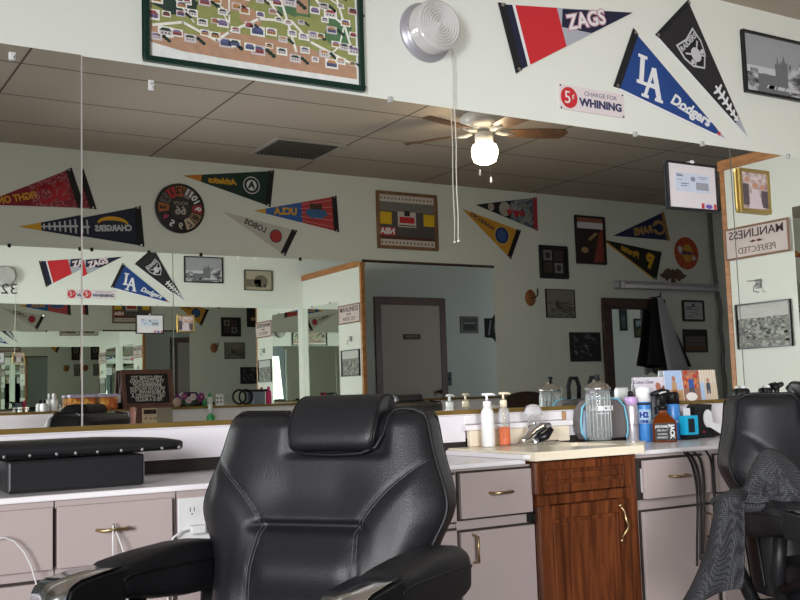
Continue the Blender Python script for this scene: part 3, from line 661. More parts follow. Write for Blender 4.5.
# --- pennants
NAVY, RED, WHT, GREY, BLK = flat(26, 30, 58), flat(196, 40, 48), flat(225, 226, 228), flat(168, 172, 182), flat(24, 24, 28)
def pennant(lab, sh, fn, top, bot, tip, body, band, bw=.045, segs=(), edge=None, tipm=None):
    A, B, T = (Vector(sh.uv(fn(*q))) for q in (top, bot, tip)); Mi = (A+B)/2
    t = thing('pennant', lab, 'pennant', sh.p(Mi.x, Mi.y), 0, None)
    def P(s, k): return tuple(Mi+(T-Mi)*s+(A-B)/2*k*(1-s))
    m = MB(); m.prism([P(0, -1), P(0, 1), P(1, 0)], sh, .001, .004); fo = m.build('felt', body, t)
    L = (T-Mi).length; b_ = bw/L
    for j, (s0, s1, mm_) in enumerate(segs):
        m = MB(); m.prism([P(s0, -1), P(s0, 1), P(s1, 1), P(s1, -1)] if s1 < 1 else [P(s0, -1), P(s0, 1), P(1, 0)], sh, .004, .0046+.0003*j); m.build('stripe', mm_, fo)
    m = MB(); m.prism([P(-b_*.5, -1.04), P(-b_*.5, 1.04), P(b_*.5, 1.02), P(b_*.5, -1.02)], sh, .0045, .008); bo_ = m.build('edge_band', band, t)
    for k in (.97, -.97):
        m = MB(); a_, b2 = P(0, k); m.prism(ell(a_, b2, .008, .008, 8), sh, .008, .011); m.build('tack', M_CHROME, bo_)
    if edge:
        m = MB(); q0, q1 = P(0, -1), P(1, 0); d_ = (Vector(q1)-Vector(q0)).normalized(); n_ = Vector((d_.y, -d_.x))*.012
        m.prism([q0, q1, (q1[0]+n_.x, q1[1]+n_.y), (q0[0]+n_.x, q0[1]+n_.y)], sh, .001, .004); m.build('pale_edge', edge, t)
    dirv = (T-Mi).normalized(); ang = math.atan2(dirv.y, dirv.x)
    return t, P, (A-B).length, L, ang, Mi
def pt(t, sh, P, s, k, txt, size, m_, ang, **kw): u_0, v_0 = P(s, k); return text(sh, txt, u_0, v_0, size, m_, t, h=kw.pop('h', .0062), ang=ang, **kw)
# red/navy pennant
t, P, H, L, ang, Mi = pennant('red and navy triangular pennant with white slanted lettering, top centre above the mirror', SF, onF, (501, 4.5), (518, 71), (632, 13), RED, BLK, .035,
    [(0, .075, NAVY), (.075, .095, WHT), (.40, 1, GREY)])
m = MB(); m.prism([P(.44, .95), P(.40, .0), P(.62, -.97), P(1, 0)], SF, .0052, .0058); m.build('navy_tip', NAVY, t)
pt(t, SF, P, .60, .12, 'ZAGS', .088, flat(196, 150, 160), ang-.02, bold=.006, xs=1.0, shear=.1, h=.006)
pt(t, SF, P, .60, .12, 'ZAGS', .088, WHT, ang-.02, bold=.001, xs=1.0, shear=.1, h=.0068)
# whining sign
r = rpx(onF, SF, 558.3, 623, 88, 113)
r = (SF.uv(onF(558.3, 96))[0], SF.uv(onF(590, 113.5))[1], SF.uv(onF(623, 106))[0], SF.uv(onF(590, 89.5))[1])
t = thing('tin_sign', 'small white tin sign with a red circle, below the red and navy pennant', 'sign', SF.p((r[0]+r[2])/2, r[1]))
m = MB(); m.prism(rect(*r), SF, .001, .007); m.build('plate', mat('aged_white_tin', srgb(220, 208, 210), .5, var=.06, vscale=18), t, bevel=.001)
w_, h_ = r[2]-r[0], r[3]-r[1]
m = MB(); m.prism(ell(r[0]+w_*.145, r[1]+h_*.5, w_*.125, h_*.43), SF, .007, .0075); m.build('red_disc', RED, t)
text(SF, '5', r[0]+w_*.12, r[1]+h_*.48, h_*.72, WHT, t, h=.008, name='lettering'); text(SF, '¢', r[0]+w_*.205, r[1]+h_*.58, h_*.3, WHT, t, h=.008)
text(SF, 'CHARGE FOR', r[0]+w_*.63, r[1]+h_*.76, h_*.25, flat(120, 120, 134), t, h=.0075, xs=1.15)
text(SF, 'WHINING', r[0]+w_*.63, r[1]+h_*.38, h_*.44, flat(44, 52, 92), t, h=.0075, xs=1.12, bold=.002)
for a_, b_ in ((.02, .05), (.98, .05), (.98, .95), (.02, .95)):
    m = MB(); m.prism(ell(r[0]+w_*a_, r[1]+h_*b_, .004, .004, 8), SF, .007, .009); m.build('nail', M_DARKMETAL, t)
# blue pennant
BLUE = flat(30, 66, 132, var=.25, vscale=9)
t, P, H, L, ang, Mi = pennant('blue triangular pennant with white interlocked letters, over the mirror right of the tin sign', SF, onF, (634.5, 32.5), (616, 87), (725, 139), BLUE, BLK, .035, [(.90, 1, flat(176, 170, 180))], edge=WHT)
c_ = P(.235, .02); sl_ = SF.at(c_[0], c_[1], ang+.30)
def strokes(sh, segs, wd, m_, par, h=.005, name='lettering'):
    m = MB()
    for i, (a0, b0, a1, b1, *w_) in enumerate(segs):
        p_, q_ = Vector((a0, b0)), Vector((a1, b1)); d_ = (q_-p_).normalized(); n_ = Vector((-d_.y, d_.x))*(w_[0] if w_ else wd)/2
        m.prism([tuple(p_-n_), tuple(q_-n_), tuple(q_+n_), tuple(p_+n_)], sh, h, h+.001+.00015*i)
    return m.build(name, m_, par)
strokes(sl_, [(-.055, .085, -.055, -.03), (-.082, .085, -.028, .085, .014), (-.082, -.035, .035, -.035, .016), (.035, -.043, .035, -.005, .014)], .026, WHT, t)
strokes(sl_, [(.012, .05, -.028, -.085), (.012, .05, .055, -.085, .028), (-.012, -.03, .04, -.03, .014), (-.05, -.09, -.008, -.09, .014), (.03, -.09, .078, -.09, .014)], .018, WHT, t, .0062)
pt(t, SF, P, .63, .0, 'Dodgers', .072, WHT, ang+.10, bold=.0025, shear=.3)
m = MB(); a_, b_ = Vector(P(.52, -.45)), Vector(P(.74, -.35)); n_ = Vector((0, .006)); m.prism([tuple(a_), tuple(b_), tuple(b_+n_), tuple(a_+n_)], SF, .0046, .006); m.build('underline', WHT, t)
for s_, mm_ in ((.905, flat(40, 60, 120)), (.93, RED)):
    m = MB(); a_ = P(s_, .0); m.prism(rect(a_[0]-.008, a_[1]-.008, a_[0]+.008, a_[1]+.008), SF, .0052, .006); m.build('badge', mm_, t)
# black pennant
t, P, H, L, ang, Mi = pennant('black triangular pennant with a silver shield, right of the blue pennant', SF, onF, (688, 2.5), (656.5, 36), (747, 137), flat(38, 37, 40), BLK, .022, [(.86, 1, GREY)], edge=WHT)
SIL = flat(196, 196, 200)
c_ = P(.27, 0); sa = SF.at(c_[0], c_[1], ang+math.pi/2)
def shield(s): return [(-.075*s, .085*s), (.0, .07*s), (.075*s, .085*s), (.078*s, .01*s), (.055*s, -.05*s), (0, -.098*s), (-.055*s, -.05*s), (-.078*s, .01*s)]
sa = Sheet(SF.p(*c_), sa.U, sa.V, SF.N)
m = MB(); m.prism(shield(1.0), sa, .004, .0052); m.build('shield_rim', SIL, t); m = MB(); m.prism(shield(.88), sa, .0052, .0058); sh_ = m.build('shield_field', BLK, t)
text(sa, 'RAIDERS', 0, .05, .036, SIL, t, h=.0062, xs=.95, bold=.001)
m = MB(); m.k = 0; m.prism(ell(0, -.018, .03, .036, 16), sa, .0058, .0064)
for sg_ in (-1, 1):
    m.prism([(-.05*sg_, -.055), (-.045*sg_, -.06), (.055*sg_, .02), (.05*sg_, .028)], sa, .0058, .0062); m.prism(ell(.042*sg_, -.03, .012, .012, 10), sa, .0058, .0062)
m.build('shield_emblem', SIL, t)
m = MB()
a0, a1 = Vector(P(.56, 0)), Vector(P(.86, 0)); d_ = (a1-a0); n_ = Vector((-d_.y, d_.x)).normalized(); dd_ = d_.normalized()
m.prism([tuple(a0-n_*.006), tuple(a1-n_*.005), tuple(a1+n_*.005), tuple(a0+n_*.006)], SF, .004, .0056)
for i in range(6):
    c_ = a0+d_*((i+.4)/6); w2 = .036*(1-i*.11); m.prism([tuple(c_-n_*w2), tuple(c_-n_*w2+dd_*.009), tuple(c_+dd_*.022), tuple(c_+n_*w2+dd_*.009), tuple(c_+n_*w2), tuple(c_+dd_*.004)], SF, .0045, .0062)
m.build('lacing', WHT, t)
# black and white photographs
BW = print_mat('grey_city_print', [(.0, (40, 42, 46)), (.42, (70, 72, 76)), (.52, (150, 152, 156)), (.62, (196, 198, 202)), (1, (220, 222, 224))], 16, stretch=(1, 1, 2))
BFR = mat('black_frame', (.012, .012, .014), .3)
def skyline(sh, r, seed, dark=1):
    """pale printed sky, dark printed buildings: one print"""
    m = MB(); u0_, v0_, u1_, v1_ = r; w_, h_ = u1_-u0_, v1_-v0_; g = random.Random(seed); m.k = 0; m.prism(rect(*r), sh, .005, .0065)
    m.k = 3; m.prism(rect(u0_, v0_, u1_, v0_+h_*.46), sh, .0065, .0067); m.k = 1; m.prism(rect(u0_, v0_, u1_, v0_+h_*.22), sh, .0067, .0069)
    x = u0_+w_*.02
    while x < u1_-w_*.06:
        b_ = w_*g.uniform(.05, .13); q = (x-u0_)/w_; hh = h_*(.30+.10*g.random()+(.26 if q > .42 else .04)*(.6+.4*g.random()))
        m.k = 1 if g.random() < .6 else 2; m.prism(rect(x, v0_+.001, min(x+b_, u1_), v0_+hh), sh, .0068, .0072+.0002*g.random())
        if g.random() < .5 and q > .4: m.prism([(x+b_*.3, v0_+hh), (x+b_*.7, v0_+hh), (x+b_*.5, v0_+hh+h_*.14)], sh, .0068, .0072)
        x += b_*.95
    for i in range(5): a_ = u0_+w_*g.uniform(.1, .8); m.k = 3; m.prism([(a_, v0_+h_*.10), (a_+w_*.12, v0_+h_*.10), (a_+w_*.14, v0_+h_*.16), (a_+w_*.03, v0_+h_*.16)], sh, .0068, .0076)
    return m
SKM = [flat(158, 160, 164), BW, flat(112, 114, 118), flat(200, 201, 204)]
wX = onK(224, 270).x-onK(185.5, 270).x; cx0 = onF(741.5, 60).x
r = (cx0, onF(743.5, 92.5).z, cx0+wX*1.0, onF(741.5, 30).z)
t, inn = frame('framed_photograph', 'framed black and white photograph of old city buildings, upper right above the mirror', 'picture', SF, r, .012, .02, BFR)
skyline(SF, inn, 4).build('print', SKM, t)
r = (onK(243, 280).x, onK(257, 291).z, onK(271, 280).x, onK(257, 270.5).z)
t, inn = frame('framed_photograph', 'sepia photograph of an old wagon high on the mirror wall next to the partition corner', 'picture', SF, r, .01, .02, mat('grey_brown_frame', srgb(80, 76, 68), .5))
m = MB(); m.k = 0; m.prism(rect(*inn), SF, .005, .0065); w_, h_ = inn[2]-inn[0], inn[3]-inn[1]; m.k = 1; m.prism(ell(inn[0]+w_*.6, inn[1]+h_*.45, w_*.26, h_*.33), SF, .0065, .007); m.prism(rect(inn[0]+w_*.05, inn[1]+h_*.15, inn[0]+w_*.6, inn[1]+h_*.55), SF, .0065, .007)
m.k = 2; m.prism(ell(inn[0]+w_*.45, inn[1]+h_*.22, .02, .02), SF, .007, .0074); m.prism(ell(inn[0]+w_*.75, inn[1]+h_*.22, .02, .02), SF, .007, .0074)
m.build('print', [flat(164, 156, 136), flat(108, 100, 84), flat(50, 46, 40)], t)
# --- framed certificate and gold photo frame fixed on the mirror
def on(px, py, off): return onF(px, py, off)
off = .018
r = (on(668.0, 185, off).x, on(693, 210.5, off).z, on(718.0, 185, off).x, on(693, 163, off).z)
t, inn = frame('framed_certificate', 'black framed white certificate fixed to the mirror, upper right', 'certificate', SF, r, .010, .012, BFR, h0=.0075)
SD = Sheet((0, D-.010, 0), (1, 0, 0), (0, 0, 1), (0, -1, 0))
printed(t, SD, inn, 0, flat(216, 210, 212), 'mat_board'); w_, h_ = inn[2]-inn[0], inn[3]-inn[1]
printed(t, SD, (inn[0]+w_*.14, inn[1]+h_*.38, inn[0]+w_*.86, inn[1]+h_*.80), .002, flat(196, 204, 222), 'license_sheet')
DK = flat(86, 92, 104)
m = MB()
for a_, b_, c_, d_ in ((.17, .72, .30, .745), (.17, .76, .28, .775), (.17, .64, .28, .652), (.25, .55, .42, .568), (.25, .50, .38, .515), (.62, .73, .82, .742), (.66, .69, .78, .70)): m.prism(rect(inn[0]+w_*a_, inn[1]+h_*b_, inn[0]+w_*c_, inn[1]+h_*d_), SD, .004, .0045)
m.build('text_lines', DK, t); m = MB(); m.prism(ell(inn[0]+w_*.51, inn[1]+h_*.68, w_*.05, h_*.055), SD, .004, .005); m.build('seal', flat(130, 138, 150), t)
printed(t, SD, (inn[0]+w_*.57, inn[1]+h_*.44, inn[0]+w_*.83, inn[1]+h_*.61), .004, flat(150, 152, 160), 'grey_block')
m = MB(); m.k = 0; m.prism(rect(inn[0]+w_*.66, inn[1]+.004, inn[0]+w_*.99, inn[1]+h_*.15), SD, .002, .005)
m.k = 1; m.prism(rect(inn[0]+w_*.66, inn[1]+.004, inn[0]+w_*.72, inn[1]+h_*.14), SD, .005, .006); m.prism(rect(inn[0]+w_*.93, inn[1]+.004, inn[0]+w_*.98, inn[1]+h_*.14), SD, .005, .006); m.k = 2; m.prism(ell(inn[0]+w_*.82, inn[1]+h_*.075, w_*.07, h_*.05), SD, .005, .006); m.build('snapshot', [flat(210, 200, 214), flat(176, 60, 50), flat(110, 90, 170)], t)
m = MB(); m.sphere(((r[0]+r[2])/2-.0, D-.018, r[3]+.004), .013, .008, .008); m.build('hanging_hook', M_BWHITE, t)
r = (on(740.0, 190, .022).x, on(756, 213, .022).z, on(770.0, 190, .022).x, on(756, 169.5, .022).z)
t, inn = frame('gold_picture_frame', 'ornate gold framed family photograph fixed to the mirror at the far right', 'picture', SF, r, .018, .018, mat('gold_leaf', (.55, .40, .14), .35, .9), h0=.008)
m = MB(); m.k = 0; m.prism(rect(*inn), SF, .014, .022); w_, h_ = inn[2]-inn[0], inn[3]-inn[1]
m.k = 1; m.prism([(inn[0]+w_*.2, inn[1]), (inn[0]+w_*.8, inn[1]), (inn[0]+w_*.62, inn[1]+h_*.55), (inn[0]+w_*.38, inn[1]+h_*.55)], SF, .022, .0225)
m.k = 2; m.prism(ell(inn[0]+w_*.5, inn[1]+h_*.65, w_*.11, h_*.08), SF, .022, .0228); m.prism(ell(inn[0]+w_*.2, inn[1]+h_*.8, w_*.1, h_*.07), SF, .022, .0228); m.prism(ell(inn[0]+w_*.8, inn[1]+h_*.62, w_*.1, h_*.07), SF, .022, .0228)
m.k = 3; m.prism(rect(inn[0], inn[1]+h_*.1, inn[0]+w_*.25, inn[1]+h_*.68), SF, .022, .0224); m.prism(rect(inn[0]+w_*.74, inn[1]+h_*.05, inn[2], inn[1]+h_*.52), SF, .022, .0224)
m.build('print', [print_mat('family_print', [(.3, (120, 96, 92)), (.5, (190, 170, 168)), (.7, (228, 216, 214))], 30), flat(206, 190, 196), flat(190, 140, 116), flat(90, 78, 84)], t)
# ================================================================ the opposite wall
DR = mat('drape_grey', srgb(150, 148, 156), .8)
def tri(lab, top, bot, tip, body, band, **k): return pennant(lab, SB, onB, top, bot, tip, body, band, **k)
YEL, ORG = flat(214, 160, 40), flat(200, 120, 40)
t, P, H, L, ang, Mi = tri('dark red triangular pennant with yellow letters, on the opposite wall at far left in reflection', (80, 171), (92.5, 209), (-8, 206), print_mat('maroon_crowd_print', [(.0, (120, 24, 40)), (.50, (140, 30, 46)), (.56, (196, 130, 136)), (.62, (130, 30, 44)), (1, (150, 36, 50))], 70, rough=.7), BLK, segs=[(.48, 1, flat(136, 26, 44))])
pt(t, SB, P, .62, 0, 'FIGHT ON', .066, YEL, ang, bold=.002, xs=.85); pt(t, SB, P, .24, -.1, 'SC', .17, flat(176, 34, 44), ang, bold=.008); pt(t, SB, P, .24, .42, 'TROJANS', .05, flat(190, 60, 60), ang)
t, P, H, L, ang, Mi = tri('navy triangular pennant with a yellow tip and white lacing, opposite wall', (137, 207.5), (140.5, 246), (30, 228), flat(28, 36, 58), BLK, segs=[(.80, 1, YEL)])
pt(t, SB, P, .25, -.12, 'CHARGERS', .058, flat(196, 200, 206), ang, bold=.003, xs=.9)
m = MB(); c_ = Vector(P(.25, .22)); up_ = Vector((0, 1)); arc = [(c_.x+.11*math.cos(a_), c_.y+.05*math.sin(a_)) for a_ in [math.pi*i/12 for i in range(13)]]+[(c_.x+.10*math.cos(a_), c_.y-.006+.028*math.sin(a_)) for a_ in [math.pi*(12-i)/12 for i in range(13)]]
m.prism(arc, SB, .0045, .006); m.build('arc_bolt', YEL, t)
def lacing(t, P, s0, s1, n, w0, mm_):
    m = MB(); a0, a1 = Vector(P(s0, 0)), Vector(P(s1, 0)); d_ = a1-a0; dd = d_.normalized(); nn_ = Vector((-dd.y, dd.x)); m.prism([tuple(a0-nn_*.008), tuple(a1-nn_*.005), tuple(a1+nn_*.005), tuple(a0+nn_*.008)], SB, .0045, .0056)
    for i in range(n):
        c_ = a0+d_*((i+.3)/n); w2 = w0*(1-i*.75/n); m.prism([tuple(c_-nn_*w2), tuple(c_-nn_*w2+dd*.012), tuple(c_+nn_*w2+dd*.012), tuple(c_+nn_*w2)], SB, .0047, .006)
    m.build('lacing', mm_, t)
lacing(t, P, .47, .80, 7, .05, flat(190, 192, 196))
t, P, H, L, ang, Mi = tri('dark green triangular pennant with a white round badge, opposite wall', (270.5, 171.5), (267, 206), (183, 176), flat(26, 54, 48, var=.3, vscale=7), BLK, segs=[(.80, 1, ORG)])
for q_, mm_ in ((.094, WHT), (.085, flat(26, 54, 48)), (.058, WHT)):
    m = MB(); m.prism(ell(*P(.22, .02), q_*.72, q_*.72), SB, .0046, .0068-q_*.012); m.build('badge_ring', mm_, t)
pt(t, SB, P, .22, .02, 'A', .075, flat(22, 50, 42), ang, h=.0068, bold=.004); pt(t, SB, P, .56, .0, 'Athletics', .062, YEL, ang-.05, bold=.003, shear=.2)
t, P, H, L, ang, Mi = tri('blue and brick red triangular pennant with yellow letters, opposite wall', (333, 197), (335.5, 231.5), (253, 211), flat(44, 92, 160), BLK, segs=[(.0, .42, None or mat('brick_print', srgb(176, 58, 60), .7)), (.86, 1, YEL)])
for f_ in [o for o in t.children_recursive if o.name.startswith('stripe')][:1]: pass
m = MB()
for i in range(9):
    for s_ in (.03+.42*i/9,):
        for k in (-.8, -.4, 0, .4, .8): a_ = Vector(P(s_+(.02 if (k*5) % 4 else 0), k)); m.prism(rect(a_.x-.016, a_.y-.003, a_.x+.012, a_.y+.002), SB, .0049, .0054)
m.build('brick_pattern', flat(206, 140, 140), t)
m = MB(); a_ = Vector(P(.24, -.2)); m.prism([(a_.x-.10, a_.y+.01), (a_.x-.05, a_.y-.02), (a_.x+.05, a_.y-.02), (a_.x+.10, a_.y+.01), (a_.x+.08, a_.y+.05), (a_.x-.08, a_.y+.05)], SB, .0054, .006); m.build('blue_banner', flat(58, 100, 150), t)
m = MB(); a_ = Vector(P(.24, .32)); m.prism(rect(a_.x-.055, a_.y-.05, a_.x+.055, a_.y+.04), SB, .0054, .0058); m.build('brown_patch', flat(80, 56, 44), t)
pt(t, SB, P, .62, .05, 'UCLA', .075, YEL, ang, bold=.004)
t, P, H, L, ang, Mi = tri('pale triangular pennant with a red round badge and dark letters, opposite wall', (293.5, 230.5), (282, 254.5), (222, 212), flat(196, 192, 184), BLK)
m = MB(); m.prism(ell(*P(.20, .0), .052, .052), SB, .0045, .0055); m.build('dark_ring', flat(70, 60, 60), t); m = MB(); m.prism(ell(*P(.20, .0), .045, .045), SB, .0055, .0062); m.build('red_badge', flat(170, 50, 50), t)
pt(t, SB, P, .52, .12, 'LOBOS', .06, flat(80, 76, 76), ang, bold=.002)
t, P, H, L, ang, Mi = tri('dark triangular pennant with a red edge band and grey stadium print, opposite wall', (533.5, 198), (534.5, 230), (474.5, 205), flat(26, 30, 38), flat(170, 50, 60), segs=[(0, .42, print_mat('stadium_print', [(.35, (60, 74, 96)), (.5, (110, 120, 136)), (.6, (170, 164, 150)), (.7, (50, 60, 80))], 26)), (.62, .64, flat(60, 40, 44))])
for s_, r_1, c1 in ((.52, .065, flat(176, 168, 160)), (.75, .034, flat(180, 170, 166))): m = MB(); m.prism(ell(*P(s_, 0), r_1, r_1), SB, .006, .0066); m.build('round_badge', c1, t)
pt(t, SB, P, .33, -.15, 'Angels', .075, flat(190, 40, 50), ang, h=.0072, bold=.004, shear=.2); pt(t, SB, P, .75, 0, 'LA', .03, RED, ang, h=.007)
t, P, H, L, ang, Mi = tri('yellow triangular pennant with a blue round badge, hanging tip up on the opposite wall', (517.5, 230.5), (508, 257.5), (461, 209), flat(206, 148, 44), BLK)
for q_, c1 in ((.084, flat(206, 170, 90)), (.074, flat(40, 60, 110)), (.05, flat(60, 90, 150))): m = MB(); m.prism(ell(*P(.24, 0), q_, q_), SB, .0045, .0066-q_*.012); m.build('badge_disc', c1, t)
pt(t, SB, P, .62, .1, 'WARRIORS', .055, flat(40, 44, 70), ang, bold=.001)
t, P, H, L, ang, Mi = tri('navy triangular pennant edged in tan with tan letters, opposite wall', (661, 213), (667, 240.5), (612, 236), flat(36, 40, 84), flat(160, 118, 70), bw=.04)
pt(t, SB, P, .44, -.05, 'RAMS', .10, flat(180, 140, 84), ang, bold=.006)
m = MB(); c_ = P(.13, 0); m.prism(ell(*c_, .085, .075), SB, .0046, .0056); m.build('horn_badge', flat(178, 140, 84), t); m = MB(); m.prism(ell(c_[0]-.01, c_[1]-.005, .05, .045), SB, .0056, .0062); m.prism(rect(c_[0]+.0, c_[1]-.02, c_[0]+.09, c_[1]+.012), SB, .0056, .0062); m.build('badge_centre', flat(44, 54, 100), t)
t, P, H, L, ang, Mi = tri('black triangular pennant with yellow letters, under the navy and tan one on the opposite wall', (658.5, 252), (653.5, 279), (603, 240), flat(32, 30, 30), BLK, edge=YEL)
pt(t, SB, P, .16, .0, 'P', .19, YEL, ang+.18, bold=.010); pt(t, SB, P, .52, .05, 'Pirates', .088, YEL, ang+.03, bold=.003, shear=.2)
# clock
c = onB(179, 209); cu, cv = SB.uv(c); rr = .186
t = thing('wall_clock', 'large round black wall clock with coloured number segments, opposite wall', 'clock', (c.x, BY, c.z))
m = MB(); m.lathe([(rr, 0), (rr, .02), (rr-.006, .026), (rr-.018, .026), (rr-.02, .02)], (c.x, BY, c.z), (0, 1, 0), 40); m.build('rim', flat(34, 32, 34, .4), t)
m = MB(); seg = [flat(160, 92, 50), flat(168, 50, 50), flat(96, 90, 88), flat(168, 100, 58), flat(44, 42, 46), flat(46, 46, 52), flat(40, 38, 42), flat(190, 170, 150), flat(140, 112, 90), flat(156, 44, 54), flat(38, 38, 42), flat(120, 116, 114)]
ink = [BLK, BLK, flat(60, 40, 40), BLK, flat(170, 60, 90), WHT, flat(200, 190, 180), flat(70, 60, 60), BLK, WHT, WHT, WHT]
for i in range(12):
    hr = (i or 12); a0 = math.pi/2-2*math.pi*(i-.5)/12; a1 = math.pi/2-2*math.pi*(i+.5)/12; m.k = i
    a0 -= .03; a1 += .03
    m.prism([(cu+rr*.9*math.cos(a0), cv+rr*.9*math.sin(a0)), (cu+rr*.48*math.cos(a0), cv+rr*.48*math.sin(a0)), (cu+rr*.48*math.cos(a1), cv+rr*.48*math.sin(a1)), (cu+rr*.9*math.cos(a1), cv+rr*.9*math.sin(a1)), (cu+rr*.93*math.cos((a0+a1)/2), cv+rr*.93*math.sin((a0+a1)/2))], SB, .020, .0235)
m.build('number_segments', seg, t)
for i in range(12):
    a0 = math.pi/2-2*math.pi*i/12; text(SB, str(i or 12), cu+rr*.70*math.cos(a0), cv+rr*.70*math.sin(a0), .068, ink[i], t, h=.0245, ang=a0-math.pi/2, name='numeral', bold=.002)
m = MB(); m.prism(ell(cu, cv, rr*.42, rr*.42), SB, .020, .024); m.build('centre_disc', flat(60, 56, 54), t)
text(SB, 'ROUTE', cu, cv+.035, .034, flat(170, 160, 150), t, h=.0245); text(SB, '66', cu, cv-.02, .085, flat(176, 168, 158), t, h=.0245, bold=.003)
# collage frame
r = rpx(onB, SB, 375.5, 435.5, 193.5, 250)
t, inn = frame('framed_collage', 'square wooden framed collage with two yellow squares, opposite wall', 'picture', SB, r, .026, .022, wood('brown_picture_frame', srgb(120, 84, 58), srgb(146, 106, 74)))
m = MB(); w_, h_ = inn[2]-inn[0], inn[3]-inn[1]
def RR(a_, b_, c_, d_): return rect(inn[0]+w_*a_, inn[1]+h_*b_, inn[0]+w_*c_, inn[1]+h_*d_)
m.k = 0; m.prism(rect(*inn), SB, .003, .006); m.k = 1; m.prism(RR(0, .86, 1, 1), SB, .006, .0064); m.prism(RR(0, 0, 1, .13), SB, .006, .0064)
m.k = 2; m.prism(RR(.0, .42, .20, .66), SB, .006, .0066); m.prism(RR(.78, .42, 1, .66), SB, .006, .0066)
m.k = 1; m.prism(RR(.34, .38, .67, .68), SB, .006, .0066); m.k = 3; m.prism(RR(.72, .2, 1, .36), SB, .006, .0066); m.prism(RR(.37, .46, .64, .58), SB, .0066, .0072)
m.k = 4
for i in range(15): m.prism(ell(inn[0]+w_*(.05+i*.065), inn[1]+h_*.93, .007, .009, 6), SB, .0064, .0068); m.prism(ell(inn[0]+w_*(.05+i*.065), inn[1]+h_*.065, .007, .009, 6), SB, .0064, .0068)
m.prism(RR(.45, .6, .55, .7), SB, .0066, .0076); m.prism(RR(.36, .40, .66, .42), SB, .0066, .0074)
m.k = 5; m.prism(RR(0, .13, 1, .19), SB, .006, .0063); m.k = 6; m.prism(RR(0, .68, 1, .86), SB, .006, .0063)
m.build('print', [flat(84, 80, 80), flat(206, 194, 186), flat(220, 180, 30), flat(190, 40, 46), flat(40, 34, 34), flat(90, 52, 44), flat(120, 114, 110)], t)
text(SB, 'NBA', inn[0]+w_*.86, inn[1]+h_*.28, .07, WHT, t, h=.0072, bold=.003)
# dark frames and prints
r = rpx(onB, SB, 538, 566, 246, 279); t, inn = frame('framed_photograph', 'black framed collage of four small portraits, opposite wall', 'picture', SB, r, .022, .02, BFR)
m = MB(); w_, h_ = inn[2]-inn[0], inn[3]-inn[1]; m.k = 0; m.prism(rect(*inn), SB, .003, .006)
for a_, b_, k in ((.12, .12, 1), (.56, .12, 2), (.12, .56, 2), (.56, .56, 1)): m.k = k; m.prism(RR(a_, b_, a_+.34, b_+.36), SB, .006, .0064); m.k = 3; m.prism(ell(inn[0]+w_*(a_+.17), inn[1]+h_*(b_+.18), w_*.10, h_*.12, 12), SB, .0064, .0068)
m.prism(RR(.4, .94, .6, .96), SB, .006, .0065); m.build('print', [flat(36, 36, 40), flat(130, 126, 124), flat(80, 60, 52), flat(70, 52, 48)], t)
r = rpx(onB, SB, 574, 603.5, 216.5, 264.5); t, inn = frame('framed_poster', 'tall black framed poster with a red field and white title band, opposite wall', 'picture', SB, r, .02, .02, BFR)
m = MB(); w_, h_ = inn[2]-inn[0], inn[3]-inn[1]; m.k = 0; m.prism(rect(*inn), SB, .003, .006); m.k = 1; m.prism([(inn[0], inn[1]), (inn[0]+w_*.4, inn[1]), (inn[0]+w_*.15, inn[1]+h_*.7), (inn[0], inn[1]+h_*.8)], SB, .006, .0064)
m.k = 2; m.prism(RR(0, .76, 1, .90), SB, .006, .0066); m.k = 3; m.prism(RR(0, .9, 1, 1), SB, .006, .0064); m.k = 4; m.prism(ell(inn[0]+w_*.72, inn[1]+h_*.27, w_*.14, h_*.07, 9), SB, .006, .0066); m.prism([(inn[0]+w_*.2, inn[1]+h_*.66), (inn[0]+w_*.3, inn[1]+h_*.68), (inn[0]+w_*.6, inn[1]+h_*.52), (inn[0]+w_*.5, inn[1]+h_*.48)], SB, .006, .0066)
m.build('print', [flat(50, 36, 36), flat(140, 62, 52), flat(214, 210, 216), flat(150, 90, 70), flat(170, 140, 96)], t)
CANV = print_mat('grey_field_print', [(.3, (60, 58, 54)), (.5, (120, 116, 108)), (.7, (150, 146, 138))], 14, stretch=(1, 1, 3))
def bprint(name, lab, xl, xr, yt, yb, mats, fill, fm=BFR, fwid=.006, dep=.018, sh=SB, fn=onB, group=None):
    r = rpx(fn, sh, xl, xr, yt, yb); t, inn = frame(name, lab, 'picture', sh, r, fwid, dep, fm); m = MB(); m.k = 0; m.prism(rect(*inn), sh, .003, dep*.7); fill(m, inn, sh, dep*.7); m.build('print', mats, t); return t
def field(m, i, sh, h):
    w_, h_ = i[2]-i[0], i[3]-i[1]; m.k = 1; m.prism(rect(i[0], i[1]+h_*.62, i[2], i[3]), sh, h, h+.0004); m.k = 2
    for k in range(5): m.prism([(i[0]+w_*.02, i[1]+h_*(.02+k*.11)), (i[0]+w_*.06, i[1]+h_*(.0+k*.11)), (i[0]+w_*.7, i[1]+h_*(.42+k*.035)), (i[0]+w_*.68, i[1]+h_*(.45+k*.035))], sh, h, h+.0006)
bprint('framed_photograph', 'small grey photograph of a field track beside the round wooden plaque, opposite wall', 544.5, 573, 289.5, 318, [CANV, flat(132, 128, 120), flat(60, 58, 54)], field)
def aerial(m, i, sh, h):
    w_, h_ = i[2]-i[0], i[3]-i[1]; g = random.Random(2)
    for k in range(34):
        a_, b_ = i[0]+w_*g.uniform(.04, .84), i[1]+h_*g.uniform(.04, .86); m.k = 1+k % 2; L_ = w_*g.uniform(.06, .12); m.prism([(a_, b_), (a_+L_, b_+L_*.5), (a_+L_*1.1, b_+L_*.85), (a_+L_*.1, b_+L_*.4)], sh, h, h+.0004+.0001*(k % 3))
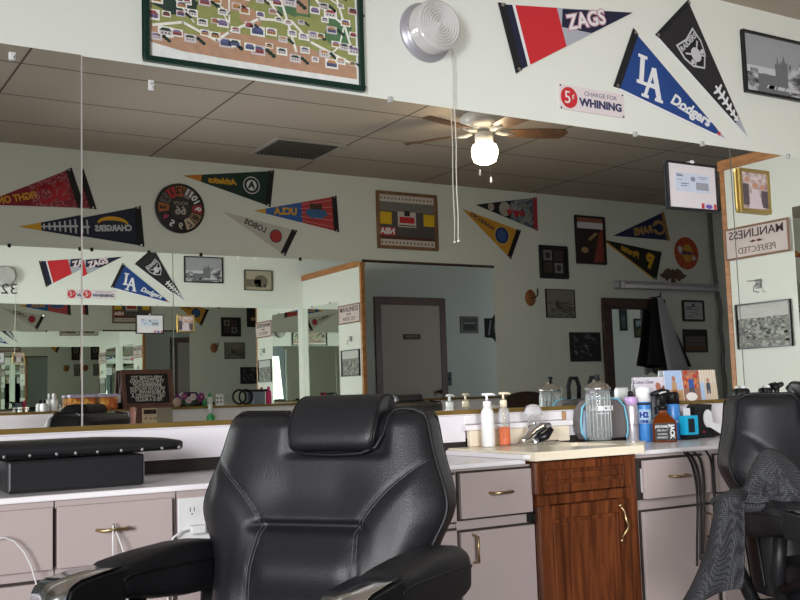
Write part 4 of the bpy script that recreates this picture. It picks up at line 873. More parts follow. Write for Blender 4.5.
bprint('framed_photograph', 'dark aerial photograph of rooftops hanging low on the opposite wall', 568.5, 598.5, 332.5, 361.5, [flat(36, 38, 44), flat(120, 122, 128), flat(84, 86, 92)], aerial)
# round plaque
c = onB(529, 298); t = thing('wooden_plaque', 'small round orange wooden plaque with a hook on the opposite wall', 'plaque', (c.x, BY, c.z))
m = MB(); m.lathe([(.055, 0), (.06, .008), (.055, .016), (.03, .018), (.001, .019)], (c.x, BY, c.z), (0, 1, 0), 26, sy=1.25); m.build('disc', wood('orange_wood', srgb(140, 82, 44), srgb(166, 100, 56)), t)
m = MB(); m.tube([(c.x, BY+.018, c.z), (c.x+.02, BY+.05, c.z), (c.x+.05, BY+.05, c.z+.02), (c.x+.055, BY+.045, c.z+.08)], .006); m.build('hook', M_DARKMETAL, t)
# basketball sign
c = onB(685, 253.5); cu, cv = SB.uv(c)
t = thing('round_sign', 'round orange basketball shaped sign on the opposite wall', 'sign', (c.x, BY, c.z))
m = MB(); m.prism(ell(cu, cv, .165, .165, 36), SB, .001, .010); m.build('disc', flat(186, 78, 50), t, bevel=.003)
m = MB()
for a_ in (-.09, .09): m.tube([SB.p(cu+a_+.05*(1-(q/4)**2)*(-1 if a_ > 0 else 1), cv+q*.033, .011) for q in range(-4, 5)], .0022, 5)
m.tube([SB.p(cu-.16, cv, .011), SB.p(cu+.16, cv, .011)], .0022, 5); m.build('seam_lines', flat(80, 40, 34), t)
m = MB(); m.k = 0; m.prism(ell(cu-.01, cv, .08, .09, 20), SB, .010, .0115); m.k = 1; m.prism([(cu-.13, cv-.05), (cu-.08, cv-.075), (cu+.11, cv+.0), (cu+.125, cv+.06), (cu+.09, cv+.07), (cu+.02, cv+.035), (cu-.10, cv-.02)], SB, .010, .011); m.build('ball_badge', [flat(206, 150, 60), flat(206, 196, 206)], t)
text(SB, 'LAKERS', cu-.005, cv-.0, .045, flat(90, 50, 110), t, h=.012, bold=.003)
# eagle
c = onB(671.5, 276); cu, cv = SB.uv(c)
half = [(0, -.065), (.022, -.06), (.018, -.02), (.05, -.03), (.07, -.05), (.085, -.03), (.12, -.02), (.15, .012), (.115, .015), (.085, .05), (.05, .068), (.028, .05), (.018, .02), (.012, .055), (0, .062)]
m = MB(); m.prism([(cu+a_*1.25, cv+b_*1.1) for a_, b_ in half]+[(cu-a_*1.25, cv+b_*1.1) for a_, b_ in half[::-1][1:-1]], SB, .001, .016); tag(m.build('eagle_ornament', flat(96, 68, 54, .5), bevel=.003), 'dark brown spread-winged eagle ornament above the strip light, opposite wall', 'ornament')
# strip light on the wall (off)
a_, b_ = onB(612, 285), onB(712, 291); zc = a_.z
t = thing('strip_light', 'long unlit white strip light high on the opposite wall', 'light fixture', ((a_.x+b_.x)/2, BY, zc))
m = MB(); m.box((a_.x, BY+.001, zc-.035), (b_.x, BY+.08, zc+.035)); m.build('housing', flat(170, 168, 176, .4), t, bevel=.008)
m = MB(); m.cyl((a_.x+.05, BY+.10, zc-.02), (b_.x-.05, BY+.10, zc-.02), .019, 12); m.build('tube', flat(214, 214, 220, .3), t)
for x in (a_.x+.03, b_.x-.05):
    m = MB(); m.box((x, BY+.08, zc-.04), (x+.02, BY+.12, zc+.02)); m.build('end_socket', M_BWHITE, t)
# conduit with cable
c = onB(706, 230); c2 = onB(716, 385)
m = MB(); m.tube([(c.x+.02, BY+.03, CEIL-.002), (c.x+.03, BY+.03, 2.3), (c.x+.07, BY+.03, 1.9)]+[(c.x+.08+.012*math.sin(i*1.7), BY+.035, 1.85-.1*i) for i in range(12)], .02, 8); tag(m.build('wall_conduit', flat(120, 120, 120, .5)), 'grey conduit running down the opposite wall beside the strip light', 'conduit')
# dark framed mirror with a barber cape
r = rpx(onB, SB, 602, 664.5, 299, 396); r = (r[0], .62, r[2], r[3])
t = thing('framed_wall_mirror', 'tall dark wood framed mirror on the opposite wall with a grey cape over its corner', 'mirror', SB.p((r[0]+r[2])/2, r[1]))
fwid = .105; u0_, v0_, u1_, v1_ = r
m = MB(); m.prism(rect(u0_, v0_, u1_, v0_+fwid), SB, .001, .035); m.prism(rect(u0_, v1_-fwid, u1_, v1_), SB, .001, .035); m.prism(rect(u0_, v0_+fwid, u0_+fwid, v1_-fwid), SB, .001, .035); m.prism(rect(u1_-fwid, v0_+fwid, u1_, v1_-fwid), SB, .001, .035); m.build('frame', M_DARKWOOD, t, bevel=.006)
m = MB(); m.prism(rect(u0_+fwid, v0_+fwid, u1_-fwid, v1_-fwid), SB, .004, .012); m.build('glass_pane', M_MIRROR, t)
def drape(label, name, hook, wtop, wbot, zbot, depth, mats, seed=1, skew=0, rows=18, cols=28, dirv=Vector((1, 0, 0)), nrm=Vector((0, 1, 0))):
    g = random.Random(seed); m = MB(); vs = []; fs = []
    for j in range(rows+1):
        q = j/rows
        for i in range(cols):
            a_ = 2*math.pi*i/cols; w2 = (wtop+(wbot-wtop)*q**.8)/2; fold = 1+.16*math.sin(3*a_+2*q+seed)*q+.10*math.sin(7*a_+seed*2)*q
            z = hook.z-(hook.z-zbot)*q*(1+.025*math.sin(3*a_+seed)*q)
            p = hook+dirv*(w2*math.cos(a_)*fold+skew*q)+nrm*(depth*(.25+.75*q)*(.55+.5*math.sin(a_)*fold)); vs.append((p.x, p.y, z))
    for j in range(rows):
        for i in range(cols):
            k = (i+1) % cols; fs.append((j*cols+i, j*cols+k, (j+1)*cols+k, (j+1)*cols+i))
    m.add(vs, fs, True); m.add(vs[:cols], [tuple(range(cols))]); o = m.build(name, mats)
    return o
hk = onB(651, 300, .06)
BLKCLOTH = mat('black_cloth', (.014, .014, .016), .85, bump=.5, bscale=120)
o = drape('', 'barber_cape', Vector((hk.x+.03, BY+.045, hk.z+.03)), .05, .54, onB(668, 366).z, .08, BLKCLOTH, 2, .16); tag(o, 'black patterned cape hanging behind the grey one on the corner of the framed mirror', 'cape', 'capes on the framed mirror')
o = drape('', 'barber_cape', Vector((hk.x+.03, BY+.125, hk.z+.04)), .05, .27, onB(668, 373).z, .06, mat('grey_cloth', srgb(176, 174, 186), .85, bump=.3), 5, .16); tag(o, 'grey cape hanging from the corner of the dark framed mirror', 'cape', 'capes on the framed mirror')
m = MB(); m.tube([(hk.x, BY+.03, hk.z+.02), (hk.x, BY+.17, hk.z+.02), (hk.x, BY+.18, hk.z+.06)], .007); tag(m.build('coat_hook', M_DARKMETAL), 'dark hook holding the capes at the framed mirror corner', 'hook')
def cert(m, i, sh, h):
    w_, h_ = i[2]-i[0], i[3]-i[1]; m.k = 1; m.prism(ell(i[0]+w_*.5, i[1]+h_*.82, .02, .02, 12), sh, h, h+.0005)
    for a1_, b1_, c1_ in ((.2, .7, .8), (.15, .55, .85), (.3, .4, .7), (.15, .28, .6), (.55, .15, .85)): m.prism(rect(i[0]+w_*a1_, i[1]+h_*b1_, i[0]+w_*c1_, i[1]+h_*(b1_+.03)), sh, h, h+.0005)
    m.k = 2; m.prism(rect(i[0]+w_*.6, i[1]+h_*.58, i[0]+w_*.9, i[1]+h_*.75), sh, h, h+.0005)
bprint('framed_certificate', 'black framed white certificate above the team photograph, opposite wall', 681, 702, 300.5, 321.5, [flat(190, 188, 194), flat(90, 90, 100), flat(140, 140, 150)], cert, fwid=.02)['category'] = 'certificate'
def team(m, i, sh, h):
    w_, h_ = i[2]-i[0], i[3]-i[1]; m.k = 1; m.prism(rect(i[0], i[1], i[2], i[1]+h_*.22), sh, h, h+.0004)
    for rw in range(3):
        for k in range(10): m.k = 2; m.prism(ell(i[0]+w_*(.08+k*.093), i[1]+h_*(.34+rw*.17), w_*.025, h_*.035, 8), sh, h, h+.0006); m.k = 3; m.prism(rect(i[0]+w_*(.05+k*.093), i[1]+h_*(.22+rw*.17), i[0]+w_*(.11+k*.093), i[1]+h_*(.31+rw*.17)), sh, h, h+.0005)
bprint('framed_photograph', 'dark framed team group photograph below the small certificate, opposite wall', 682, 705, 329.5, 352.5, [flat(60, 50, 48), flat(110, 82, 62), flat(170, 140, 126), flat(110, 104, 112)], team, fwid=.016)
# bench
a_, b_ = onB(498, 400), onB(546, 400); zt_ = onB(522, 391.5).z
t = thing('waiting_bench', 'dark brown wooden bench with an arched back against the opposite wall', 'bench', ((a_.x+b_.x)/2+.3, BY+.3, 0))
shb = Sheet((0, BY+.02, 0), (-1, 0, 0), (0, 0, 1), (0, 1, 0)); uL, uR = -b_.x, -a_.x
m = MB(); m.prism([(uL, .45), (uR, .45), (uR, zt_-.07)]+[(uR-(uR-uL)*i/10, zt_-.07+.07*math.sin(math.pi*i/10)**.6) for i in range(1, 10)]+[(uL, zt_-.07)], shb, 0, .04); m.build('back', mat('brown_bench', srgb(74, 54, 44), .55, var=.3, vscale=14, bump=.3), t, bevel=.006)
m = MB(); m.box((a_.x, BY+.06, .42), (b_.x, BY+.5, .47)); m.build('seat', M_DARKWOOD, t, bevel=.006)
for x in (a_.x+.03, b_.x-.08):
    for y in (BY+.08, BY+.44): m = MB(); m.box((x, y, 0), (x+.05, y+.05, .42)); m.build('leg', M_DARKWOOD, t)
# partition: sign, photograph, hook
def quadP(xl, yl0, yl1, xr, yr0, yr1):
    a_, b_, c_, d_ = onPart(xl, yl0), onPart(xl, yl1), onPart(xr, yr0), onPart(xr, yr1); uu = [SP.uv(p)[0] for p in (a_, c_)]
    return (min(uu), (b_.z+d_.z)/2, max(uu), (a_.z+c_.z)/2)
r = quadP(724, 230, 262, 788, 218, 252)
t = thing('wooden_sign', 'weathered rectangular wooden sign with a moustache on the partition wall', 'sign', SP.p((r[0]+r[2])/2, r[1]))
m = MB(); m.prism(rect(*r), SP, .001, .016); m.build('board', mat('weathered_pink_board', srgb(206, 192, 188), .7, var=.16, vscale=9), t, bevel=.002)
m = MB(); b_ = .014
for q in (rect(r[0], r[1], r[2], r[1]+b_), rect(r[0], r[3]-b_, r[2], r[3]), rect(r[0], r[1]+b_, r[0]+b_, r[3]-b_), rect(r[2]-b_, r[1]+b_, r[2], r[3]-b_)): m.prism(q, SP, .016, .0185)
m.build('worn_border', mat('worn_edge', srgb(136, 104, 84), .8, var=.3, vscale=20), t); w_, h_ = r[2]-r[0], r[3]-r[1]; cu = (r[0]+r[2])/2
INKB = flat(84, 60, 66)
text(SP, 'MANLINESS', cu, r[1]+h_*.74, h_*.36, INKB, t, h=.017, xs=w_*.88/(h_*.36*5.3), bold=.001); text(SP, 'PERFECTED', cu, r[1]+h_*.24, h_*.27, flat(110, 84, 88), t, h=.017, xs=w_*.62/(h_*.27*5.4), bold=0)
m = MB()
for sg_ in (-1, 1): m.prism([(cu, r[1]+h_*.50), (cu+sg_*w_*.05, r[1]+h_*.535), (cu+sg_*w_*.09, r[1]+h_*.49), (cu+sg_*w_*.11, r[1]+h_*.52), (cu+sg_*w_*.08, r[1]+h_*.46), (cu+sg_*w_*.03, r[1]+h_*.46)], SP, .016, .0185)
m.build('moustache', flat(90, 36, 40), t)
r = quadP(734.5, 305, 350, 789, 299, 346)
t, inn = frame('framed_photograph', 'thin black framed photograph of an old town under a pale sky, on the partition wall', 'picture', SP, r, .010, .02, BFR)
m = MB(); w_, h_ = inn[2]-inn[0], inn[3]-inn[1]; m.k = 0; m.prism(rect(*inn), SP, .003, .006); m.k = 1; m.prism(rect(inn[0], inn[1]+h_*.68, inn[2], inn[3]), SP, .006, .0064)
g = random.Random(9)
for i in range(90):
    a_, b_ = g.uniform(.02, .92), g.uniform(.05, .66); s_ = .06-.045*b_; m.k = 2+i % 3; m.prism(rect(inn[0]+w_*a_, inn[1]+h_*b_, inn[0]+w_*(a_+s_*1.4), inn[1]+h_*(b_+s_)), SP, .006, .0066+.0002*(i % 3))
m.k = 4; m.prism([(inn[0]+w_*.0, inn[1]+h_*.2), (inn[0]+w_, inn[1]+h_*.08), (inn[0]+w_, inn[1]+h_*.13), (inn[0], inn[1]+h_*.24)], SP, .007, .0076)
m.build('print', [print_mat('old_town_print', [(.35, (60, 62, 58)), (.5, (110, 112, 104)), (.65, (160, 162, 152))], 40), flat(190, 190, 186), flat(170, 172, 164), flat(70, 72, 68), flat(130, 132, 124)], t)
c = onPart(757, 284)
m = MB(); m.box((XP-.012, c.y-.02, c.z-.03), (XP-.001, c.y+.02, c.z+.03)); m.tube([(XP-.012, c.y, c.z), (XP-.05, c.y, c.z-.02), (XP-.055, c.y, c.z-.05), (XP-.04, c.y+.03, c.z-.06)], .004); m.tube([(XP-.03, c.y+.02, c.z+.02), (XP-.05, c.y-.05, c.z+.02)], .004); tag(m.build('wire_hook', flat(150, 150, 150, .4)), 'small wire hook on the partition between the sign and the photograph', 'hook')
# far wall pictures beyond the door
def people(m, i, sh, h):
    w_, h_ = i[2]-i[0], i[3]-i[1]
    for k in range(5): m.k = 1; m.prism(ell(i[0]+w_*(.18+k*.16), i[1]+h_*.62, w_*.06, h_*.07, 10), sh, h, h+.0006); m.k = 2; m.prism(rect(i[0]+w_*(.12+k*.16), i[1]+h_*.15, i[0]+w_*(.24+k*.16), i[1]+h_*.55), sh, h, h+.0005)
r1_ = bprint('framed_photograph', 'grey framed group photograph on the wall right of the private door', 459, 476.5, 316.5, 333.5, [flat(90, 92, 92), flat(170, 170, 166), flat(60, 60, 62)], people, mat('pewter_frame', srgb(120, 118, 110), .4), .03, .02, SF, onK)
def land(m, i, sh, h):
    w_, h_ = i[2]-i[0], i[3]-i[1]; m.k = 1; m.prism(rect(i[0], i[1], i[2], i[1]+h_*.45), sh, h, h+.0004); m.k = 2
    for k in range(6): m.prism(ell(i[0]+w_*(.1+.15*k), i[1]+h_*(.5+.06*(k % 2)), w_*.09, h_*.14, 10), sh, h, h+.0006)
bprint('framed_photograph', 'dark framed landscape picture with trees seen in the framed mirror', 632, 652, 319, 338, [flat(150, 160, 176), flat(80, 96, 60), flat(50, 72, 44)], land, BFR, .03, .02, SF, onK)
bprint('framed_poster', 'tall narrow dark framed picture seen in the framed mirror, left of the landscape', 617.5, 624.5, 307, 331, [flat(50, 56, 60), flat(70, 84, 84), flat(90, 110, 100)], land, BFR, .03, .02, SF, onK)
c = onK(491, 328); m = MB(); cu, cv = SF.uv(c); m.k = 0; m.prism([(cu-.13, cv+.13), (cu+.0, cv+.13), (cu+.06, cv+.20), (cu+.14, cv+.14), (cu+.14, cv-.15), (cu+.06, cv-.21), (cu, cv-.14), (cu-.13, cv-.13)], SF, .001, .012); m.k = 1; m.prism([(cu-.08, cv-.1), (cu-.06, cv-.1), (cu-.02, cv+.1), (cu-.04, cv+.1)], SF, .012, .014); m.prism(ell(cu+.06, cv, .04, .09, 12), SF, .012, .014)
tag(m.build('black_banner', [BLK, flat(150, 150, 156)]), 'black banner with pale marks at the right edge of the opposite mirror', 'banner')
c = onK(447, 379); m = MB(); m.box((c.x-.05, D-.012, c.z-.09), (c.x+.05, D-.0005, c.z+.09)); sw = m.build('light_switch', flat(70, 72, 78, .5), bevel=.003); tag(sw, 'dark grey double light switch plate beside the private door', 'switch')
m = MB(); m.box((c.x-.012, D-.02, c.z-.02), (c.x+.012, D-.012, c.z+.02)); m.build('toggle', BLK, sw)
# ================================================================ ceiling fan and vent
g_ = onY(483.5, 155, 2*D-1.12); fxy = (g_.x, 1.12); gz = g_.z
t = thing('ceiling_fan', 'ceiling fan with a lit white glass globe and two pull chains', 'ceiling fan', (fxy[0], fxy[1], CEIL))
FW = mat('fan_white', srgb(200, 196, 190), .35)
m = MB(); m.lathe([(.08, 0), (.085, -.03), (.05, -.05)], (fxy[0], fxy[1], CEIL), (0, 0, 1), 28); m.build('ceiling_cup', FW, t)
mz = gz+.16
m = MB(); m.lathe([(.05, 0), (.12, .01), (.15, .035), (.155, .075), (.13, .10), (.10, .115), (.05, CEIL-.04-mz)], (fxy[0], fxy[1], mz), (0, 0, 1), 36); m.build('motor_housing', FW, t)
m = MB(); m.lathe([(.035, 0), (.06, .015), (.06, .06), (.045, .075)], (fxy[0], fxy[1], gz+.07), (0, 0, 1), 24); m.build('light_fitter', FW, t)
m = MB(); m.lathe([(.045, .075), (.075, .06), (.085, .03), (.083, -.005), (.07, -.045), (.035, -.062), (.001, -.066)], (fxy[0], fxy[1], gz), (0, 0, 1), 28)
m.build('glass_globe', mat('lit_globe', (1, .80, .55), .3, emit=30), t)
BLW = wood('fan_blade_wood', srgb(96, 70, 52), srgb(124, 92, 70), (14, 14, 14), .4)
for i in range(5):
    a_ = math.radians(20+72*i); ca, sa_ = math.cos(a_), math.sin(a_); d_ = Vector((ca, sa_, 0)); n_ = Vector((-sa_, ca, 0)); o_ = Vector((fxy[0], fxy[1], mz-.012))
    m = MB(); m.tube([o_+d_*.08, o_+d_*.13-Vector((0, 0, .012)), o_+d_*.20-Vector((0, 0, .005))], .012, 8); br = m.build('blade_bracket', FW, t)
    m = MB(); pr = []
    for k in range(9): q = k/8; wv = .048+.018*math.sin(q*math.pi*.7); pr.append((.17+.36*q, wv))
    tl = .06
    up = [o_+d_*x+n_*w2+Vector((0, 0, w2*.2)) for x, w2 in pr]; dn = [o_+d_*x-n_*w2-Vector((0, 0, w2*.2)) for x, w2 in pr]; lp = up+[o_+d_*(.56)+n_*.03, o_+d_*.56-n_*.03]+dn[::-1]
    n2 = len(lp); m.add([tuple(p) for p in lp]+[tuple(p-Vector((0, 0, .007))) for p in lp], [tuple(range(n2)), tuple(range(n2, 2*n2))[::-1]]+[(k, (k+1) % n2, n2+(k+1) % n2, n2+k) for k in range(n2)]); m.build('blade', BLW, t)
for s_, L_ in ((-1, .22), (1, .25)):
    d_ = Vector((.858, -.514, 0))*s_*.088; x, y = fxy[0]+d_.x, fxy[1]+d_.y
    m = MB(); m.tube([(fxy[0]+d_.x*.6, fxy[1]+d_.y*.6, gz+.08), (x, y, gz+.07), (x, y, gz-L_*.55)], .0016, 5); ch = m.build('pull_chain', M_CHROME, t)
    m = MB(); m.lathe([(.003, .02), (.006, .012), (.008, -.012), (.004, -.018)], (x, y, gz-L_*.55-.015), (0, 0, 1), 10); m.build('chain_knob', M_BWHITE, ch)
def onC(px, py): p = onZ(px, py, CEIL); return Vector((p.x, 2*D-p.y, CEIL))
q = [onC(246, 155), onC(274, 138), onC(345, 144), onC(320, 159)]; xa, xb = (q[0].x+q[1].x)/2, (q[2].x+q[3].x)/2; ya, yb_ = (q[0].y+q[3].y)/2, (q[1].y+q[2].y)/2
t = thing('ceiling_vent', 'dark rectangular ceiling vent with a pale rim', 'vent', ((xa+xb)/2, (ya+yb_)/2, CEIL)); y0, y1 = min(ya, yb_), max(ya, yb_)
m = MB(); m.box((xa, y0, CEIL-.012), (xb, y0+.03, CEIL-.0005)); m.box((xa, y1-.03, CEIL-.012), (xb, y1, CEIL-.0005)); m.box((xa, y0+.03, CEIL-.012), (xa+.03, y1-.03, CEIL-.0005)); m.box((xb-.03, y0+.03, CEIL-.012), (xb, y1-.03, CEIL-.0005)); m.build('rim', flat(170, 164, 156), t)
m = MB(); m.box((xa+.03, y0+.03, CEIL-.006), (xb-.03, y1-.03, CEIL-.0005)); m.build('dark_cavity', flat(40, 36, 32), t)
m = MB()
for i in range(16): x = xa+.05+(xb-xa-.1)*i/15; m.box((x, y0+.03, CEIL-.011), (x+.012, y1-.03, CEIL-.0065))
m.build('louver_slats', flat(80, 74, 68), t)
# ================================================================ things on the opposite counter
def bp(px, py, off): return onB(px, py, off)
# letter board (folding A-frame)
off = .10; a_, b_ = bp(121.5, 395, off), bp(172.5, 395, off); zt_, zb_ = bp(147, 370, off).z, ZB+.001
LW = (b_.x-a_.x); t = thing('letter_board', 'black letter board with white letters in a reddish wood easel frame, opposite counter', 'letter board', ((a_.x+b_.x)/2, BY+.1, ZB))
lean = .07; hb = max(zt_-zb_, .2)
sl = Sheet(((a_.x+b_.x)/2, BY+.085+lean*.5, zb_), (-1, 0, 0), (0, -lean, hb), (0, hb, lean)); H_ = math.hypot(hb, lean); U_ = LW/2; f_ = .03
M_RW = wood('reddish_wood', srgb(84, 50, 42), srgb(108, 66, 54), (12, 12, 30))
m = MB(); m.prism(rect(-U_, 0, U_, f_), sl, 0, .018); m.prism(rect(-U_, H_-f_, U_, H_), sl, 0, .018); m.prism(rect(-U_, f_, -U_+f_, H_-f_), sl, 0, .018); m.prism(rect(U_-f_, f_, U_, H_-f_), sl, 0, .018); m.build('front_frame', M_RW, t, bevel=.002)
m = MB(); m.prism(rect(-U_+f_, f_, U_-f_, H_-f_), sl, .002, .01); m.build('felt_panel', flat(20, 20, 22), t)
m = MB(); yb0 = sl.p(0, H_, 0).y
for x in (a_.x+.01, b_.x-.035): m.add([(x, yb0-.002, zt_-.01), (x+.025, yb0-.002, zt_-.01), (x+.025, BY+.012, zb_+.001), (x, BY+.012, zb_+.001), (x, yb0-.016, zt_-.01), (x+.025, yb0-.016, zt_-.01), (x+.025, BY+.001, zb_+.001), (x, BY+.001, zb_+.001)], [(0, 1, 2, 3), (7, 6, 5, 4), (0, 4, 5, 1), (1, 5, 6, 2), (2, 6, 7, 3), (3, 7, 4, 0)])
m.build('rear_leg', M_RW, t)
LT = flat(196, 196, 192); lines = ['WELCOME TO', 'THE STANDARD', 'BARBERSHOP', 'WE DO NO VACATION', 'A MOHAWK TO', 'GET CHARGED A', 'FEE IS A MULLET']
for i, s_ in enumerate(lines): text(sl, s_, 0, H_-f_-.028-(H_-2*f_-.03)*i/7.0, .034, LT, t, h=.0105, xs=min(1, (LW-.09)/(len(s_)*.0235)), bold=.0012)
# vintage radio
off = .30; a_, b_ = bp(134.5, 412, off), bp(172, 412, off); zr = bp(152, 406.5, off).z
t = thing('table_radio', 'old wooden table radio with a cream dial on the opposite counter', 'radio', ((a_.x+b_.x)/2, BY+.3, .78)); zr = max(zr, .9)
m = MB(); m.box((a_.x, BY+.16, .7805), (b_.x, BY+.30, zr)); m.build('case', M_RW, t, bevel=.006)
w_ = b_.x-a_.x
m = MB(); m.box((b_.x-w_*.88+w_*.06, BY+.30, .79), (b_.x-w_*.42, BY+.306, zr-.01)); fa = m.build('dial_panel', flat(200, 180, 150, .4), t); m = MB(); m.box((b_.x-w_*.78, BY+.306, zr-.05), (b_.x-w_*.45, BY+.309, zr-.02)); m.build('dial', flat(50, 36, 34, .3), fa)
for k in range(3): m = MB(); m.cyl((b_.x-w_*(.74-.13*k), BY+.306, zr-.08), (b_.x-w_*(.74-.13*k), BY+.322, zr-.08), .009); m.build('knob', flat(150, 130, 110, .3), fa)
m = MB(); m.box((b_.x-w_*.41, BY+.30, .79), (b_.x-.006, BY+.305, zr-.01)); m.build('speaker_grille', flat(140, 132, 116), t)
# star ornament
c = bp(176.5, 400, .13); m = MB(); m.lathe([(.02, -.006), (.034, 0), (.03, .006), (.005, .012)], (c.x, c.y, ZB+.036), (0.1, 1, .2), 20); tag(m.build('sand_dollar', flat(170, 148, 130)), 'tan sand dollar leaning on the ledge beside the letter board', 'shell')
# purple flower plush bunch
g = random.Random(5)
c = bp(188, 404, .10); t = thing('flower_bunch', 'bunch of purple artificial flowers on the opposite ledge', 'flowers', (c.x, c.y, ZB))
for k in range(13):
    a_ = g.uniform(-.09, .10); zz = ZB+.035+g.uniform(0, .045); yy = c.y+g.uniform(-.02, .02); m = MB()
    m.k = 0
    for i in range(6):
        an = i*math.pi/3+k; m.sphere((c.x+a_+.016*math.cos(an), yy+.004, zz+.016*math.sin(an)), .011, .005, .011, 8, 5)
    m.k = 1; m.sphere((c.x+a_, yy+.008, zz), .007, .005, .007, 8, 5); m.build('blossom', [flat(120, 50, 120) if k % 4 else flat(205, 196, 206), flat(200, 160, 60)], t)
m = MB()
for k in range(8): m.tube([(c.x+g.uniform(-.02, .02), c.y, ZB+.001), (c.x+g.uniform(-.08, .08), c.y, ZB+.05)], .003, 5)
m.build('stems', flat(60, 90, 60), t)
c = bp(191, 396, .05); t = thing('black_helmet_bag', 'black rounded bag on the ledge behind the purple flowers', 'bag', (c.x, BY+.06, ZB))
m = MB(); m.lathe([(.075, 0), (.082, .03), (.07, .06), (.04, .078), (.001, .083)], (c.x, BY+.06, ZB+.001), (0, 0, 1), 24, sy=.5); m.build('body', mat('black_nylon', (.012, .013, .015), .5), t); m = MB(); m.tube([(c.x-.04, BY+.06, ZB+.07), (c.x-.02, BY+.06, ZB+.10), (c.x+.03, BY+.06, ZB+.10), (c.x+.05, BY+.06, ZB+.065)], .006); m.build('handle', M_BLACK, t)
def bottle(name, lab, cat, x, y, z, r, h, body, cap, caph=.25, neck=.45, group=None, parts=None, capname='cap'):
    t = thing(name, lab, cat, (x, y, z), 0, group); m = MB(); hb_ = h*(1-caph)
    m.lathe([(r*.9, .0008), (r, .006), (r, hb_*.84), (r*.92, hb_*.91), (r*neck, hb_*.99), (r*neck, hb_)], (x, y, z), (0, 0, 1), 24); m.build('body', body, t)
    m = MB(); m.lathe([(r*neck*1.15, hb_*.995), (r*neck*1.15, h-.004), (r*neck*.95, h)], (x, y, z), (0, 0, 1), 20); m.build(capname, cap, t); return t
GRN = flat(60, 150, 90, .35)
c = bp(210, 410, .22); t = bottle('green_bottle', 'clear and green bottle with a green cap on the opposite counter', 'bottle', c.x, c.y, .781, .030, .20, GRN, flat(205, 210, 205), .35)
c = bp(203.5, 400, .10); bottle('green_bottle', 'small green bottle with a white cap on the opposite ledge beside the purple flowers', 'bottle', c.x, c.y, ZB, .016, .08, GRN, flat(220, 220, 220), .3)
c = bp(209, 399, .10); bottle('white_bottle', 'small white and green tube standing on the opposite ledge', 'bottle', c.x, c.y, ZB, .020, .095, flat(210, 214, 208), GRN, .3)
c = bp(219.5, 394, .03); t = thing('small_card', 'small white card with dark marks leaning on the opposite mirror', 'card', (c.x, BY+.012, ZB)); m = MB(); m.box((c.x-.03, BY+.012, ZB+.001), (c.x+.03, BY+.016, ZB+.085)); m.build('card', WHT, t)
m = MB(); [m.box((c.x+a1_-.006, BY+.016, ZB+b1_), (c.x+a1_+.006, BY+.0168, ZB+b1_+.012)) for a1_, b1_ in ((-.015, .05), (.012, .05), (-.015, .02), (.012, .022))]; m.build('marks', BLK, t)
c = bp(226, 415, .22); m = MB(); m.box((c.x-.03, c.y-.02, .7805), (c.x+.03, c.y+.02, .815)); tag(m.build('gold_box', flat(190, 160, 100), bevel=.006), 'small tan soap box on the opposite counter', 'box')
c = bp(220, 415, .22); m = MB(); m.lathe([(.014, 0), (.01, .03), (.003, .05)], (c.x, c.y, .7805), (0, 0, 1), 12); tag(m.build('black_cone', M_BLACK), 'small black nozzle on the opposite counter beside the tan box', 'nozzle')
c = bp(160, 415, .34); m = MB(); m.sphere((bp(132, 418, .34).x, BY+.36, .80), .03, .02, .019); tag(m.build('cotton_wad', WHT), 'white cotton wad lying left of the radio', 'cotton')
c = bp(245, 397, .07); t = thing('headband_roll', 'black ring shaped band lying on edge on the opposite ledge', 'band', (c.x, BY+.07, ZB)); m = MB(); m.tube([(c.x+.052*math.cos(a_), BY+.07, ZB+.06+.052*math.sin(a_)) for a_ in [2*math.pi*i/24 for i in range(25)]], .0075, 8); m.build('ring', M_BLACK, t)
c = bp(257, 397, .06); t = thing('grey_box', 'grey lidded box on the opposite ledge beside the pink bottle', 'box', (c.x, BY+.07, ZB)); m = MB(); m.box((c.x-.045, BY+.045, ZB+.001), (c.x+.045, BY+.10, ZB+.095)); m.build('body', flat(110, 122, 136, .4), t, bevel=.005); m = MB(); m.box((c.x-.06, BY+.04, ZB+.095), (c.x+.06, BY+.105, ZB+.112)); m.build('lid', M_BLACK, t, bevel=.003)
c = bp(267, 397, .06); bottle('pink_bottle', 'bright pink bottle on the opposite ledge', 'bottle', c.x, BY+.075, ZB, .022, .13, flat(220, 50, 120, .35), flat(226, 70, 140, .3), .2)
# candy jars
CN = print_mat('orange_candy', [(0, (200, 120, 30)), (.3, (216, 150, 50)), (.5, (180, 90, 30)), (.7, (230, 180, 90)), (.85, (150, 60, 40))], 45, 'voronoi')
for lab, px, wd in (('square candy jar with a lavender lid beside the letter board, opposite ledge', 107, .062), ('square candy jar with a lavender lid, left of the other candy jar', 87, .045)):
    c = bp(px, 400, .08); t = thing('candy_jar', lab, 'jar', (c.x, BY+.07, ZB), 0, 'candy jars'); m = MB(); m.box((c.x-wd, BY+.03, ZB+.001), (c.x+wd, BY+.115, ZB+.085)); m.build('candy', CN, t, bevel=.008)
    m = MB(); m.box((c.x-wd-.004, BY+.027, ZB+.086), (c.x+wd+.004, BY+.119, ZB+.108)); m.build('lid', flat(176, 166, 190, .4), t, bevel=.006)
c = bp(118, 401, .08); t = bottle('white_bottle', 'white bottle with a dark base between candy jar and letter board, opposite ledge', 'bottle', c.x, BY+.08, ZB, .018, .10, M_BLACK, M_BWHITE, .55, .9)
for i, (px, lab) in enumerate(((66, 'white pump bottle left of the candy jars on the opposite ledge'), (56, 'short white jar second left of the candy jars on the opposite ledge'))):
    c = bp(px, 400, .08); bottle('white_bottle', lab, 'bottle', c.x, BY+.07, ZB, .026, .12-.04*i, M_BWHITE, flat(40, 42, 44) if i else M_BWHITE, .3)
